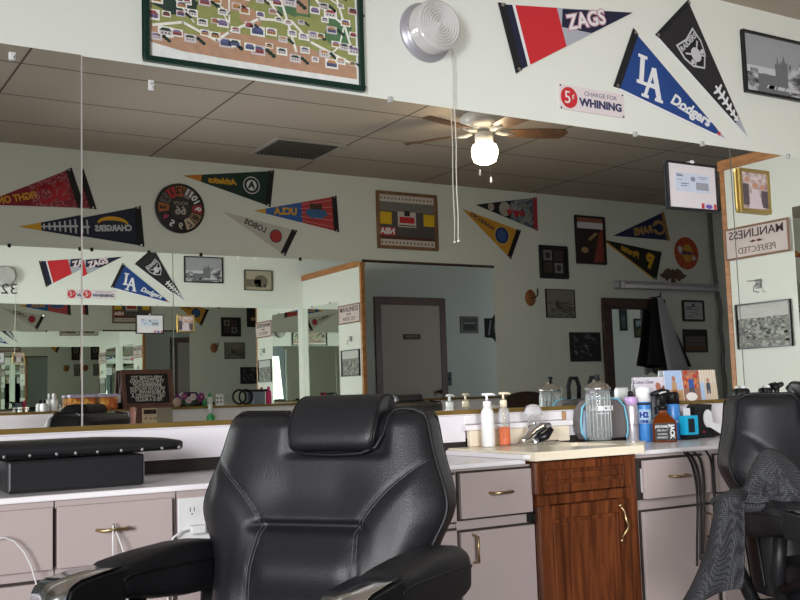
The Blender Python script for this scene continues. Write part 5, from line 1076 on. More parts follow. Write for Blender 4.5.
# ================================================================ things on the counters in front
def st(px, py, z, y=2.99):
    q = onY(px, py, y); return Vector((q.x, y, z))
def axd(p): return (Vector(p)-Vector((0, 0, HC))).dot(fw_)
def hpx(p, n): return n*axd(p)/F_PX
# white pump bottle and clear pump bottle
def pump_bottle(lab, px, py, wpx, hbody, htot, body, pump, fill=None, round_=1):
    p = st(px, py, ZS, 3.02); r = hpx(p, wpx)/2; hb = hpx(p, hbody); ht = hpx(p, htot)
    t = thing('pump_bottle', lab, 'bottle', p, 0, 'pump bottles by the sink'); z = ZS+.0008
    m = MB(); m.lathe([(r*.88, 0), (r, .006), (r, hb*.78), (r*.93, hb*.88), (r*.55, hb*.97), (r*.42, hb)], (p.x, p.y, z), (0, 0, 1), 28); m.build('body', body, t)
    if fill:
        m = MB(); fh, fm_ = fill; m.lathe([(r*.84, .004), (r*.93, .010), (r*.93, hb*fh)], (p.x, p.y, z), (0, 0, 1), 24); m.build('liquid', fm_, t)
        m = MB(); m.cyl((p.x, p.y, z+.02), (p.x, p.y, z+hb), .0025, 8); m.build('dip_tube', pump, t)
    m = MB(); m.lathe([(r*.62, 0), (r*.62, (ht-hb)*.42), (r*.5, (ht-hb)*.47)], (p.x, p.y, z+hb-.004), (0, 0, 1), 22); m.build('collar', pump, t)
    m = MB(); zt = z+hb+(ht-hb)*.42; m.cyl((p.x, p.y, zt), (p.x, p.y, z+ht-.008), r*.20, 12); d_ = Vector((.93, -.36, 0)); q = Vector((p.x, p.y, z+ht-.008))
    m.tube([q-d_*r*.75, q, q+d_*r*.9, q+d_*r*1.35-Vector((0, 0, .004))], [r*.17, r*.22, r*.17, r*.12], 10); m.build('pump_head', pump, t)
    return t
pump_bottle('opaque white pump bottle beside the clear one on the sink top', 488.5, 444, 13.2, 40, 54.5, M_BOTTLE, M_BOTTLE)
pump_bottle('clear pump bottle with orange soap in it, left of the faucet', 505, 443, 11.5, 40, 54.5, M_CLEAR, mat('ivory_plastic', srgb(232, 218, 190), .35), (.47, mat('orange_soap', (1, .17, .01), .25)))
# comb disinfectant jar
p = st(600, 441, ZS, 3.0); r = hpx(p, 24)/2; H = hpx(p, 50)
t = thing('disinfectant_jar', 'tall ribbed glass jar with a steel lid standing in front of the grey bag', 'jar', p)
m = MB(); m.lathe([(r*.96, .001), (r, .006), (r, H*.93), (r*.96, H)], (p.x, p.y, ZS), (0, 0, 1), 36); m.build('glass', mat('jar_glass', (.86, .90, .90), .06, trans=.82, ior=1.2), t)
m = MB()
for i in range(18): a_ = 2*math.pi*i/18; m.cyl((p.x+r*math.cos(a_), p.y+r*math.sin(a_), ZS+.012), (p.x+r*math.cos(a_), p.y+r*math.sin(a_), ZS+H*.6 if 0 else ZS+H*.90), .0018, 5)
m.build('ribs', mat('rib_glass', (.84, .88, .88), .1, trans=.5, ior=1.3), t)
m = MB(); m.lathe([(r*.94, 0), (r*.94, .008), (r*.8, .012)], (p.x, p.y, ZS+.0015), (0, 0, 1), 30); m.lathe([(r*.55, .012), (r*.55, H*.8)], (p.x, p.y, ZS), (0, 0, 1), 20); m.build('inner_basket', mat('basket_grey', srgb(150, 156, 158), .4, alpha=.45), t)
m = MB(); m.lathe([(r*1.06, 0), (r*1.08, .006), (r*.9, .018), (r*.35, .034), (r*.18, .038)], (p.x, p.y, ZS+H), (0, 0, 1), 36); m.build('lid', mat('brushed_steel', (.62, .61, .60), .25, 1), t)
m = MB(); m.lathe([(.008, 0), (.007, .008), (.011, .014), (.011, .02), (.006, .024)], (p.x, p.y, ZS+H+.037), (0, 0, 1), 16); m.build('lid_knob', M_BLACK, t)
jd = Vector((p.x, p.y, 0)).normalized(); js = Sheet((p.x-jd.x*r, p.y-jd.y*r, 0), (jd.y, -jd.x, 0), (0, 0, 1), -jd)
text(js, 'BARBICIDE', .012, ZS+H*.63, .024, WHT, t, h=.002, cyl_r=r, bold=.0012); text(js, 'disinfectant', .014, ZS+H*.54, .012, WHT, t, h=.002, cyl_r=r)
# grey bag with pale blue piping
q0, q1 = st(577, 441, ZS, 3.0), st(624, 441, ZS, 3.0); yb_ = 3.07
xL, xR_ = onY(577.5, 430, yb_).x, onY(624, 430, yb_).x; zt_ = onY(600, 398.5, yb_).z; w2 = (xR_-xL)/2; cxb = (xL+xR_)/2
t = thing('grey_bag', 'grey rounded bag with pale blue piping behind the glass jar', 'bag', (cxb, yb_, ZS))
prf = [(-.80, .0), (-.98, .18), (-1, .45), (-.92, .78), (-.66, .96), (-.3, 1.0), (.3, 1.0), (.66, .96), (.9, .78), (1, .40), (1, .15), (.92, 0)]
bs = Sheet((cxb, yb_+.008, ZS), (1, 0, 0), (0, 0, 1), (0, -1, 0)); pp = [(a_*w2, b_*(zt_-ZS)+.001) for a_, b_ in prf]
m = MB(); m.prism(pp, bs, -.02, .028); m.build('body', mat('grey_fabric', srgb(104, 98, 98), .85, bump=.4), t, bevel=.008)
m = MB(); m.tube([bs.p(u, v, .030) for u, v in pp], .0035); m.build('blue_piping', flat(120, 196, 220, .4), t)
m = MB(); m.prism([(pp[0][0]+.004, .004), (pp[1][0]+.004, pp[1][1]), (pp[3][0]+.01, pp[3][1]-.01), (pp[3][0]+.03, pp[3][1]-.01), (pp[0][0]+.05, .004)], bs, .028, .031); m.build('pale_side_panel', flat(160, 176, 200, .6), t)
hzz = zt_+.085; m = MB(); hx0 = cxb-.01
m.tube([(hx0-.03, yb_+.01, zt_-.005), (hx0-.034, yb_+.01, zt_+.05), (hx0-.02, yb_+.01, hzz), (hx0+.012, yb_+.01, hzz), (hx0+.024, yb_+.01, zt_+.05), (hx0+.02, yb_+.01, zt_-.005)], .009, 8); m.build('loop_handle', M_BLACK, t)
# aerosol cans
def can(name, lab, px, py, wpx, hb, body, cap, hc, capw=.96, extra=None, z=.78, ymax=3.08, nozzle=None):
    p = st(px, py, z, ymax); r = hpx(p, wpx)/2; H = hpx(p, hb); h2 = hpx(p, hc); t = thing(name, lab, 'can', p)
    m = MB(); m.lathe([(r*.95, .001), (r, .004), (r, H-.01), (r*.9, H-.002), (r*.82, H)], (p.x, p.y, z), (0, 0, 1), 30); m.build('body', body, t)
    m = MB(); m.lathe([(r*capw, 0), (r*capw, h2*.8), (r*capw*.82, h2)], (p.x, p.y, z+H-.002), (0, 0, 1), 28); m.build('cap', cap, t)
    if nozzle: m = MB(); m.lathe([(r*.45, 0), (r*.4, hpx(p, nozzle)*.8), (r*.2, hpx(p, nozzle))], (p.x, p.y, z+H+h2-.003), (0, 0, 1), 16); m.build('nozzle', M_BLACK, t)
    d_ = Vector((p.x, p.y, 0)).normalized(); sh = Sheet((p.x-d_.x*r, p.y-d_.y*r, z), (d_.y, -d_.x, 0), (0, 0, 1), -d_)
    return t, p, r, H, sh
def band(t, p, r, z0, z1, mm_, name='label_band'): m = MB(); m.lathe([(r*1.008, z0), (r*1.008, z1)], (p.x, p.y, p.z), (0, 0, 1), 30); return m.build(name, mm_, t)
M_SILV = mat('satin_silver', srgb(196, 192, 200), .3, .5)
t, p, r, H, sh = can('spray_can', 'silver spray can with a lilac cap and black nozzle right of the grey bag', 633, 442, 13, 38, M_SILV, flat(200, 166, 214, .35), 8, nozzle=6)
text(sh, 'HAIR SPRAY', 0, H*.45, .014, flat(110, 104, 120), t, h=.002, cyl_r=r, ang=0); band(t, p, r, H*.02, H*.06, flat(150, 146, 156))
BLC = mat('sky_blue_can', srgb(66, 132, 200), .3, var=.25, vscale=20)
t, p, r, H, sh = can('spray_can', 'pale blue spray can with a large white cap, front of the can row', 645.5, 441.5, 14, 40, BLC, M_BOTTLE, 15, 1.04); band(t, p, r, H*.91, H*.965, flat(40, 44, 60)); band(t, p, r, H*.45, H*.8, flat(176, 206, 232))
text(sh, 'H2', -.0, H*.66, .03, flat(36, 60, 140), t, h=.003, cyl_r=r, bold=.002); text(sh, 'ONE', 0, H*.5, .016, flat(36, 60, 140), t, h=.003, cyl_r=r, bold=.001)
p = st(655.5, 437, .78, 3.09); t = thing('spray_bottle', 'slate grey box shaped can between the blue cans', 'can', p); w2 = hpx(p, 9.5)/2; H = hpx(p, 44)
m = MB(); m.box((p.x-w2, p.y-.012, .781), (p.x+w2, p.y+.012, .78+H)); m.build('body', flat(112, 116, 124, .5), t, bevel=.003); m = MB(); m.box((p.x-w2*.4, p.y-.0125, .78+H*.6), (p.x+w2*.3, p.y-.012, .78+H*.72)); m.build('mark', BLK, t)
t, p, r, H, sh = can('spray_can', 'tall blue spray can with a black cap behind the amber spray bottle', 674, 440.5, 15, 36, BLC, M_BLACK, 12, .98, ymax=3.075); text(sh, 'SPRAY', .012, H*.5, .014, WHT, t, h=.003, cyl_r=r, ang=math.pi/2)
# amber whiskey style spray bottle
p = st(664.5, 442.5, .78, 2.99); w2 = hpx(p, 23)/2; H = hpx(p, 23.5)
d_ = Vector((p.x, p.y, 0)).normalized(); rt = math.atan2(-d_.x, d_.y)
Rz = Matrix.Translation((p.x, p.y, .78)) @ Matrix.Rotation(rt+.12, 4, 'Z')
t = thing('trigger_bottle', 'square amber spray bottle with a black label and black trigger head', 'bottle', p)
AMB = mat('amber_glass', srgb(150, 70, 16), .12, trans=.55, ior=1.3)
m = MB(); ring = lambda s, z: [Rz @ Vector((a_*w2*s, b_*w2*s*.8, z)) for a_, b_ in ((-1, -.85), (-.85, -1), (.85, -1), (1, -.85), (1, .85), (.85, 1), (-.85, 1), (-1, .85))]
lv = [(.96, .001), (1, .006), (1, H*.80), (.94, H*.90), (.6, H*1.08), (.34, H*1.22), (.33, H*1.42)]; vs = [q for s_, z in lv for q in ring(s_, z)]; fs = [(j*8+i, j*8+(i+1) % 8, (j+1)*8+(i+1) % 8, (j+1)*8+i) for j in range(len(lv)-1) for i in range(8)]; fs += [tuple(range(8))[::-1], tuple(range((len(lv)-1)*8, len(lv)*8))]
m.add(vs, fs); m.build('glass_body', AMB, t)
ax_ = Rz.to_3x3() @ Vector((1, 0, 0)); an_ = Rz.to_3x3() @ Vector((0, -1, 0)); sh = Sheet(Rz @ Vector((0, -w2*.8, 0)), ax_, (0, 0, 1), an_)
m = MB(); m.prism(rect(-w2*.84, H*.08, w2*.84, H*.80), sh, .0003, .0012); m.build('label', flat(20, 20, 22, .5), t)
text(sh, "JACK DANIEL'S", -w2*.22, H*.66, .0135, WHT, t, h=.0015, xs=.62, bold=.0004); text(sh, 'Old No.7', -w2*.22, H*.50, .012, WHT, t, h=.0015, xs=.9); text(sh, 'TENNESSEE', -w2*.22, H*.34, .0095, WHT, t, h=.0015, xs=.8); text(sh, 'WHISKEY', -w2*.22, H*.20, .0115, WHT, t, h=.0015, xs=.9)
text(sh, 'JACK', w2*.60, H*.45, .024, WHT, t, h=.0015, ang=-math.pi/2, bold=.001)
m = MB(); zz = H*1.42; L_ = lambda x, y, z: Rz @ Vector((x, y, z))
m.lathe([(w2*.42, 0), (w2*.44, .018), (w2*.3, .022)], Rz @ Vector((0, 0, zz-.008)), (0, 0, 1), 20); m.build('collar', M_BLACK, t)
m = MB(); tz = zz+.014
m.tube([L_(0, 0, tz), L_(0, 0, tz+.03), L_(-.002, 0, tz+.045)], [.011, .012, .013], 10); m.tube([L_(.028, 0, tz+.047), L_(0, 0, tz+.052), L_(-.028, 0, tz+.046), L_(-.046, 0, tz+.042)], [.013, .015, .011, .008], 10)
m.build('spray_head', M_BLACK, t)
m = MB(); m.tube([L_(-.018, 0, tz+.038), L_(-.026, 0, tz+.016), L_(-.024, 0, tz-.004), L_(-.032, 0, tz-.018)], [.006, .005, .005, .004], 8); m.build('trigger', M_BLACK, t)
m = MB(); m.tube([L_(.016, -.013, tz+.052), L_(0, -.015, tz+.050), L_(-.012, -.013, tz+.045)], .0035, 6); m.build('pale_mark', flat(200, 200, 204), t)
# cyan trimmer case + neck strip dispenser
yd = 3.0
a_, b_ = onY(686, 430, yd), onY(698.5, 430, yd); zb_, zt_ = .781, onY(692, 415.5, yd).z
t = thing('trimmer_box', 'bright cyan and black trimmer box left of the neck strip dispenser', 'box', ((a_.x+b_.x)/2, yd, .78))
m = MB(); m.box((a_.x+.003, yd, .7805), (b_.x-.002, yd+.035, .80)); m.build('black_base', M_BLACK, t, bevel=.002)
m = MB(); m.box((a_.x, yd-.002, .80), (b_.x, yd+.037, zt_)); m.build('cyan_case', flat(30, 176, 220, .35), t, bevel=.003)
m = MB(); w_ = b_.x-a_.x; m.box((a_.x+w_*.18, yd-.004, .81), (a_.x+w_*.66, yd-.002, zt_-.012)); m.build('window', flat(24, 34, 44, .3), t)
m = MB(); m.box((a_.x+w_*.5, yd+.04, .80), (b_.x, yd+.045, zt_+.03)); m.build('white_card', WHT, t)
yd = 3.055
a_, b_ = onY(694, 425, yd), onY(713, 425, yd); zt_ = onY(703, 403.5, yd).z; w_ = b_.x-a_.x
t = thing('neck_strip_dispenser', 'black dispenser holding a white paper roll beside the barber chair', 'dispenser', ((a_.x+b_.x)/2, yd, .78))
ds = Sheet(((a_.x+b_.x)/2, yd, .78), (1, 0, 0), (0, 0, 1), (0, -1, 0)); h_ = zt_-.78
m = MB(); m.prism([(-w_*.5, .001), (w_*.5, .001), (w_*.55, h_*.12), (w_*.42, h_*.35), (w_*.30, h_*.6), (w_*.42, h_*.97), (-w_*.34, h_), (-w_*.5, h_*.9)], ds, -.04, .012); m.build('housing', M_BLACK, t, bevel=.004)
m = MB(); m.prism(ell(w_*.10, h_*.56, w_*.20, h_*.26, 24), ds, .012, .02); m.build('paper_roll', WHT, t)
m = MB(); m.add([ds.p(w_*.2, h_*.46, .018), ds.p(w_*.85, h_*.34, .03), ds.p(w_*.62, h_*.08, .035), ds.p(w_*.16, h_*.30, .022), ds.p(w_*.2, h_*.46, .016), ds.p(w_*.85, h_*.34, .028), ds.p(w_*.62, h_*.08, .033), ds.p(w_*.16, h_*.30, .020)], [(0, 1, 2, 3), (7, 6, 5, 4), (0, 4, 5, 1), (1, 5, 6, 2), (2, 6, 7, 3), (3, 7, 4, 0)]); m.build('paper_tail', WHT, t)
m = MB(); m.prism(ell(-w_*.12, h_*.18, .004, .004, 10), ds, .012, .014); m.build('red_dot', RED, t)
# small black tray/phone near the cans
p = st(682, 438, .78, 3.09); m = MB(); m.box((p.x-.02, 3.075, .7805), (p.x+.03, 3.105, .815)); tag(m.build('black_box', M_BLACK, bevel=.004), 'small black box on the counter between the tall blue can and the cyan trimmer box', 'box')
# cards on the ledge
def card(lab, xl, xr, yt, yb, fill, mats, y=3.125):
    a_, b_ = onY(xl, (yt+yb)/2, y), onY(xr, (yt+yb)/2, y); zt = onY((xl+xr)/2, yt, y).z
    t = thing('photo_card', lab, 'card', ((a_.x+b_.x)/2, y, ZL), 0, 'photo cards on the ledge'); w_ = b_.x-a_.x; lean = .012; h_ = math.hypot(zt-ZL-.003, lean)
    s = Sheet(((a_.x+b_.x)/2, y, ZL+.0025), (1, 0, 0), (0, lean, zt-ZL-.003), (0, -1, .1)); m = MB(); m.k = 0; m.prism(rect(-w_/2, 0, w_/2, h_), s, -.002, .001); fill(m, s, w_, h_); m.build('card', mats, t); return t, s, w_, h_
SKN, SKD = flat(176, 120, 90), flat(226, 190, 176)
def person_(m, s, u, v, sc, kh, kb, kl):
    m.k = kb; m.prism([(u-.22*sc, v), (u+.22*sc, v), (u+.17*sc, v+.45*sc), (u-.17*sc, v+.45*sc)], s, .001, .0016); m.k = kl; m.prism([(u-.2*sc, v-.35*sc), (u-.05*sc, v-.35*sc), (u, v), (u+.06*sc, v-.35*sc), (u+.2*sc, v-.35*sc), (u+.18*sc, v+.05*sc), (u-.18*sc, v+.05*sc)], s, .001, .0014)
    m.k = kh; m.prism(ell(u, v+.62*sc, .14*sc, .17*sc, 14), s, .001, .0018)
def f1(m, s, w_, h_):
    m.k = 1; m.prism(ell(w_*.28, h_*.30, w_*.15, h_*.32, 12), s, .001, .0014); m.k = 2; m.prism(ell(w_*.24, h_*.62, w_*.09, h_*.16, 12), s, .0014, .0018); m.k = 3; m.prism(ell(w_*.42, h_*.45, w_*.07, h_*.2, 12), s, .001, .0015)
t, s, w_, h_ = card('lilac birth announcement card with script lettering, leaning behind the blue can', 636.5, 667, 377, 399, f1, [flat(214, 208, 218), flat(206, 150, 164), flat(176, 110, 90), flat(120, 76, 66)])
text(s, 'Colton Chase', -w_*.22, h_*.80, .020, flat(70, 66, 80), t, h=.0015, shear=.35)
def f2(m, s, w_, h_):
    m.k = 1; m.prism(rect(-w_/2, 0, -w_*.17, h_), s, .001, .0012); m.k = 2; m.prism(rect(-w_*.5, 0, -w_*.17, h_*.35), s, .0012, .0013)
    m.k = 3; m.prism(rect(-w_*.16, 0, w_*.17, h_), s, .001, .0012); g = random.Random(1)
    for k in range(26): m.k = 4+k % 2; m.prism(ell(-w_*.14+w_*.29*g.random(), h_*(.45+.52*g.random()), .009, .008, 7), s, .0012, .0013+.0001*(k % 3))
    m.k = 6; m.prism(rect(w_*.175, 0, w_*.5, h_), s, .001, .0012); m.k = 7
    for k in range(6): m.prism(rect(w_*(.19+.052*k), h_*.55, w_*(.20+.052*k), h_), s, .0012, .0014)
    m.k = 1; m.prism(rect(w_*.175, 0, w_*.25, h_*.6), s, .0012, .0013)
    person_(m, s, -w_*.33, h_*.36, .075, 8, 2, 9); person_(m, s, -w_*.0, h_*.42, .08, 8, 10, 11); person_(m, s, w_*.33, h_*.36, .06, 8, 11, 11)
    m.k = 7; m.prism(ell(-w_*.02, h_*.12, w_*.11, h_*.14, 14), s, .0014, .0017)
card('wide card with three child photographs leaning on the mirror, right of the lilac card', 666, 717.5, 370, 401, f2, [flat(222, 220, 224), flat(170, 192, 224), flat(190, 150, 110), flat(150, 110, 92), flat(184, 60, 40), flat(206, 130, 84), flat(206, 190, 168), flat(232, 228, 222), SKN, flat(150, 90, 60), flat(60, 90, 160), flat(70, 74, 90)], 3.117)
# bottles on the ledge behind the right chair
def topbottle(lab, px, yt, wpx, zb, body, top, y=3.126):
    p = onY(px, yt, y); r = hpx(p, wpx)/2; t = thing('lotion_bottle', lab, 'bottle', (p.x, y, zb)); H = p.z-zb
    m = MB(); m.lathe([(r*.95, .001), (r, .005), (r, H*.62), (r*.7, H*.76), (r*.4, H*.8)], (p.x, y, zb), (0, 0, 1), 24); m.build('body', body, t); m = MB(); m.lathe([(r*.5, H*.79), (r*.5, H*.9), (r*.3, H)], (p.x, y, zb), (0, 0, 1), 20); m.build('white_cap', top, t); return t
topbottle('black bottle with a white cap on the ledge at the right mirror seam', 743.5, 385.5, 11.5, ZL, M_BLACK, M_BWHITE)
topbottle('white capped bottle on the ledge just behind the chair headrest', 768, 385, 8, ZL, M_BLACK, M_BWHITE)
for lab, px in (('black clipper lying on the ledge behind the right chair headrest', 777), ('black clipper at the right edge of the picture on the ledge', 797)):
    p = onY(px, 385, 3.125); t = thing('hair_clipper', lab, 'clipper', (p.x, 3.125, ZL)); m = MB(); zz = p.z-.004
    m.tube([(p.x-.022, 3.125, zz-.012), (p.x+.0, 3.125, zz), (p.x+.035, 3.125, zz+.008)], [.012, .014, .011], 10); m.build('head', M_BLACK, t); m = MB(); m.tube([(p.x-.0, 3.125, zz-.005), (p.x-.01, 3.125, ZL+.012)], [.011, .013], 10); m.lathe([(.018, 0), (.018, .012)], (p.x-.01, 3.125, ZL+.001), (0, 0, 1), 16); m.build('grip', M_BLACK, t)
# ================================================================ barber chairs
import bisect
WT = [(.42, .243), (.56, .243), (.62, .244), (.65, .247), (.68, .255), (.71, .270), (.74, .285), (.765, .291), (.79, .288), (.82, .278), (.853, .265), (.89, .253), (.93, .243), (.950, .237), (.962, .228), (.969, .212)]
def hw(z):
    if z <= WT[0][0]: return WT[0][1]
    for (a0, b0), (a1, b1) in zip(WT, WT[1:]):
        if z <= a1:
            q = (z-a0)/(a1-a0); return b0+(b1-b0)*q
    return WT[-1][1]
def sm(x, a_, b_): x = max(0, min(1, (x-a_)/(b_-a_))); return x*x*(3-2*x)
def xc(z): return .113+.145*max(0, (z-.72)/.15)**1.5 if z > .72 else .113+.02*min(1, (.72-z)/.16)
ZTOP = .969
def front(x, z):
    w2 = hw(z); u = min(1, abs(x)/w2); tz = (ZTOP-z)
    e = (1-u**6)**.5 if u < 1 else 0
    et = min(1, tz/.035) if tz > 0 else 0; et = (1-(1-et)**2)**.5
    y = .055*min(e, 1)*et
    inside = 1-sm(abs(x), xc(z)-.05, xc(z)+.005) if z < .885 else 0
    y += .030*math.exp(-((z-.645)/.060)**2)*(1-sm(abs(x), .08, .19))       # lumbar roll
    y -= .026*math.exp(-((z-.730)/.008)**2)*(1-sm(abs(x), .105, .15))      # crease over it
    y -= .012*math.exp(-((z-.80)/.06)**2)*(1-sm(abs(x), .05, .17))         # hollow of the shoulders panel
    y += .013*sm(abs(x), xc(z)-.01, xc(z)+.05)*(1-sm(abs(x)/w2, .80, 1.0)) # side bolsters
    y -= .005*math.exp(-((abs(x)-xc(z))/.005)**2)*(1 if z < .875 else 0)
    if z > .86: y -= .012*(1-sm(abs(x-.048), .10, .135))*sm(z, .865, .885)
    return -y
LEAN = .22
def bk(x, y, z): return (x, y+(z-.5)*LEAN, z)
def make_chair(label):
    t = thing('barber_chair', label, 'chair', group='black barber chairs', local=True)
    # backrest
    rows, cols = 96, 84; vs = []; fs = []; m = MB()
    zs = [.42+(ZTOP-.42)*(1-(1-i/rows)**1.25) for i in range(rows+1)]
    nb = 14
    for z in zs:
        w2 = hw(z); et = min(1, (ZTOP-z)/.035); et = (1-(1-et)**2)**.5
        for i in range(cols+1):
            x = w2*math.sin(math.pi/2*(2*i/cols-1)); vs.append(bk(x, front(x, z), z))
        for i in range(1, nb):
            q = i/nb; a_ = math.pi*q; x = w2*(.985 if 0 else 1)*math.copysign(abs(math.cos(a_))**.30, math.cos(a_)); yb2 = (.14*abs(math.sin(a_))**.6)*et if 0 < q < 1 else 0
            vs.append(bk(x*1.0, yb2, z))
    n = cols+nb
    for j in range(rows):
        for i in range(n):
            k = (i+1) % n; fs.append((j*n+i, j*n+k, (j+1)*n+k, (j+1)*n+i))
    m.add(vs, fs, True); m.add(vs[:n], [tuple(range(n))]); m.add(vs[-n:], [tuple(range(n))[::-1]]); m.build('backrest', M_LEATHER, t)
    bk_ = t.children[-1] if t.children else None
    back = [c for c in t.children if c.name.startswith('backrest')][-1]
    # piping round the front edge, dipping in a U under the headrest
    lw = [(hw(z), z) for z in [.44+.52*i/44 for i in range(45)]]
    pts = [bk(x+.002, -.004, z) for x, z in lw]+[bk(.212, -.012, .9695), bk(.17, -.02, .972), bk(.150, -.03, .970), bk(.139, -.038, .955), bk(.135, -.052, .92), bk(.123, -.060, .893), bk(.09, -.062, .881), bk(.022, -.062, .878)]
    U_ = [(.174, -.03, .970), (.163, -.038, .955), (.159, -.050, .92), (.147, -.058, .893), (.114, -.060, .881), (.048, -.062, .878)]
    side = [bk(x+.002, -.004, z) for x, z in lw]+[bk(.212, -.012, .9695), bk(.192, -.02, .972)]
    full = side+[bk(*p) for p in U_]+[bk(.096-p[0], p[1], p[2]) for p in U_[::-1][1:]]+[(-p[0], p[1], p[2]) for p in side[::-1]]
    m = MB(); m.tube(full, .0042, 8); m.build('piping', M_PIPING, back)
    for sg in (-1, 1):
        for off in (-.004, .004):
            m = MB(); m.tube([bk(sg*(xc(z)+off), front(sg*(xc(z)+off), z)-.0006, z) for z in [.50+.365*i/60 for i in range(61)]], .0007, 4); m.build('stitching', M_STITCH, back)
    # rear edge piping
    for sg in (-1, 1): m = MB(); m.tube([bk(sg*x*.94, .100, z) for x, z in lw]+[bk(sg*.17, .06, .968)], .004, 6); m.build('rear_piping', M_PIPING, back)
    # headrest: a bolster folded over the top
    m = MB(); vs = []; fs = []; nu, nv = 40, 28
    for j in range(nu+1):
        u = -1+2*j/nu; x = .104*math.copysign(1-(1-abs(u))**1.6, u); ed = (1-abs(u)**7)**.5 if abs(u) < 1 else 0
        ed = max(ed, .55 if abs(u) >= 1 else ed)
        for i in range(nv):
            a_ = 2*math.pi*i/nv; cy_, sz_ = math.cos(a_), math.sin(a_)
            yy = .055*math.copysign(abs(cy_)**.75, cy_)*(.55+.45*ed); zz = .060*math.copysign(abs(sz_)**.8, sz_)*(.8+.2*ed)
            x_ = x*(1-.10*max(0, -zz/.06)**2-.05*max(0, zz/.06)**2); yy += .018*(zz/.06)                      # leans back at the top
            vs.append(bk(x_+.048, -.026+yy, .945+zz))
    for j in range(nu):
        for i in range(nv): k = (i+1) % nv; fs.append((j*nv+i, j*nv+k, (j+1)*nv+k, (j+1)*nv+i))
    m.add(vs, fs, True); m.add(vs[:nv], [tuple(range(nv))]); m.add(vs[-nv:], [tuple(range(nv))[::-1]]); hr = m.build('headrest', M_LEATHER, t)
    m = MB()
    for sg in (-1, 1):
        m = MB(); ring_ = [vs[(3 if sg < 0 else nu-3)*nv+i] for i in range(nv)]; m.tube([(p[0]+sg*.0015, p[1]+(p[1]+.03)*.012, p[2]) for p in ring_+ring_[:1]], .0026, 6); m.build('piping', M_PIPING, hr)
    m = MB()
    for sg in (-1, 1): m = MB(); m.box((.048+sg*.05-.012, .06, .90), (.048+sg*.05+.012, .067, .965)); m.build('headrest_bar', M_CHROME, t)
    # seat
    m = MB(); vs = []; fs = []; N = 36
    for (s_, z) in ((.90, .40), (.98, .41), (1, .43), (1, .49), (.98, .515), (.90, .53), (.5, .545), (.02, .55)):
        for i in range(N):
            a_ = 2*math.pi*i/N; c_, s2 = math.cos(a_), math.sin(a_); vs.append((.255*s_*math.copysign(abs(c_)**.35, c_), -.27+.27*s_*math.copysign(abs(s2)**.35, s2), z))
    for j in range(7):
        for i in range(N): k = (i+1) % N; fs.append((j*N+i, j*N+k, (j+1)*N+k, (j+1)*N+i))
    m.add(vs, fs, True); m.add(vs[:N], [tuple(range(N))[::-1]]); m.add(vs[-N:], [tuple(range(N))]); m.build('seat', M_LEATHER, t)
    m = MB(); m.box((-.24, -.50, .35), (.24, .05, .40)); m.build('seat_pan', M_DARKMETAL, t, bevel=.006)
    # arms
    for sg in (-1, 1):
        cx = sg*.290
        prof = [(.085, .600, .668, .038), (.078, .592, .682, .042), (.05, .588, .692, .045), (.0, .585, .699, .046), (-.08, .590, .704, .047), (-.18, .603, .703, .047), (-.25, .618, .699, .047), (-.285, .622, .696, .047), (-.305, .62, .688, .046)]
        m = MB(); vs = []; fs = []; n = 22
        for y, zb, zt, wv in prof:
            for i in range(n):
                a_ = 2*math.pi*i/n; c_, s2 = math.cos(a_), math.sin(a_); h2 = (zt-zb)/2; vs.append((cx+wv*math.copysign(abs(c_)**.5, c_), y, zb+h2+h2*math.copysign(abs(s2)**(.75 if s2 > 0 else .4), s2)))
        for j in range(len(prof)-1):
            for i in range(n): k = (i+1) % n; fs.append((j*n+i, j*n+k, (j+1)*n+k, (j+1)*n+i))
        m.add(vs, fs, True); m.add(vs[:n], [tuple(range(n))]); m.add(vs[-n:], [tuple(range(n))[::-1]]); arm = m.build('armrest', M_LEATHER, t)
        m = MB()
        for s3 in (-1, 1): m = MB(); m.tube([(cx+s3*(wv+.0005), y, zb+(zt-zb)*.62) for y, zb, zt, wv in prof], .0026, 6); m.build('piping', M_PIPING, arm)
        # front end with a polished plate
        e0 = [(-.300, .688, .047), (-.36, .686, .047), (-.420, .682, .046), (-.447, .672, .045), (-.457, .650, .044), (-.459, .600, .043)]
        m = MB(); vs = []; fs = []
        for y, zt, wv in e0:
            zb = min(.615, zt-.01) if y > -.455 else .596
            vs += [(cx-wv, y, zt-.004), (cx+wv, y, zt-.004), (cx+wv, y+.004, zb), (cx-wv, y+.004, zb)]
        for j in range(len(e0)-1):
            for i in range(4): k = (i+1) % 4; fs.append((j*4+i, j*4+k, (j+1)*4+k, (j+1)*4+i))
        fs += [(0, 1, 2, 3), tuple(len(e0)*4-4+i for i in (3, 2, 1, 0))]; m.add(vs, fs); m.build('arm_end', M_BLACK, arm, bevel=.005)
        m = MB(); vs = []; fs = []; wv = .040
        pl = [(-0.3070, .6868), (-0.3550, .6858), (-0.4170, .6822), (-0.4350, .678), (-0.4470, .672), (-0.4550, .662), (-0.4595, .648), (-0.4615, .630), (-0.4625, .600)]
        for k, (y, z) in enumerate(pl):
            a0, a1 = pl[max(0, k-1)], pl[min(len(pl)-1, k+1)]; tx = Vector((0, a1[0]-a0[0], a1[1]-a0[1])).normalized(); nr = Vector((0, tx.z, -tx.y)); nr = nr if nr.z > 0 or nr.y < 0 else -nr
            vs += [(cx-wv, y, z), (cx+wv, y, z), (cx+wv, y+nr.y*.003, z+nr.z*.003), (cx-wv, y+nr.y*.003, z+nr.z*.003)]
        for j in range(len(pl)-1):
            for i in range(4): k = (i+1) % 4; fs.append((j*4+i, j*4+k, (j+1)*4+k, (j+1)*4+i))
        fs += [(0, 1, 2, 3), tuple(len(pl)*4-4+i for i in (3, 2, 1, 0))]; m.add(vs, fs, True); m.build('chrome_plate', M_CHROME, arm)
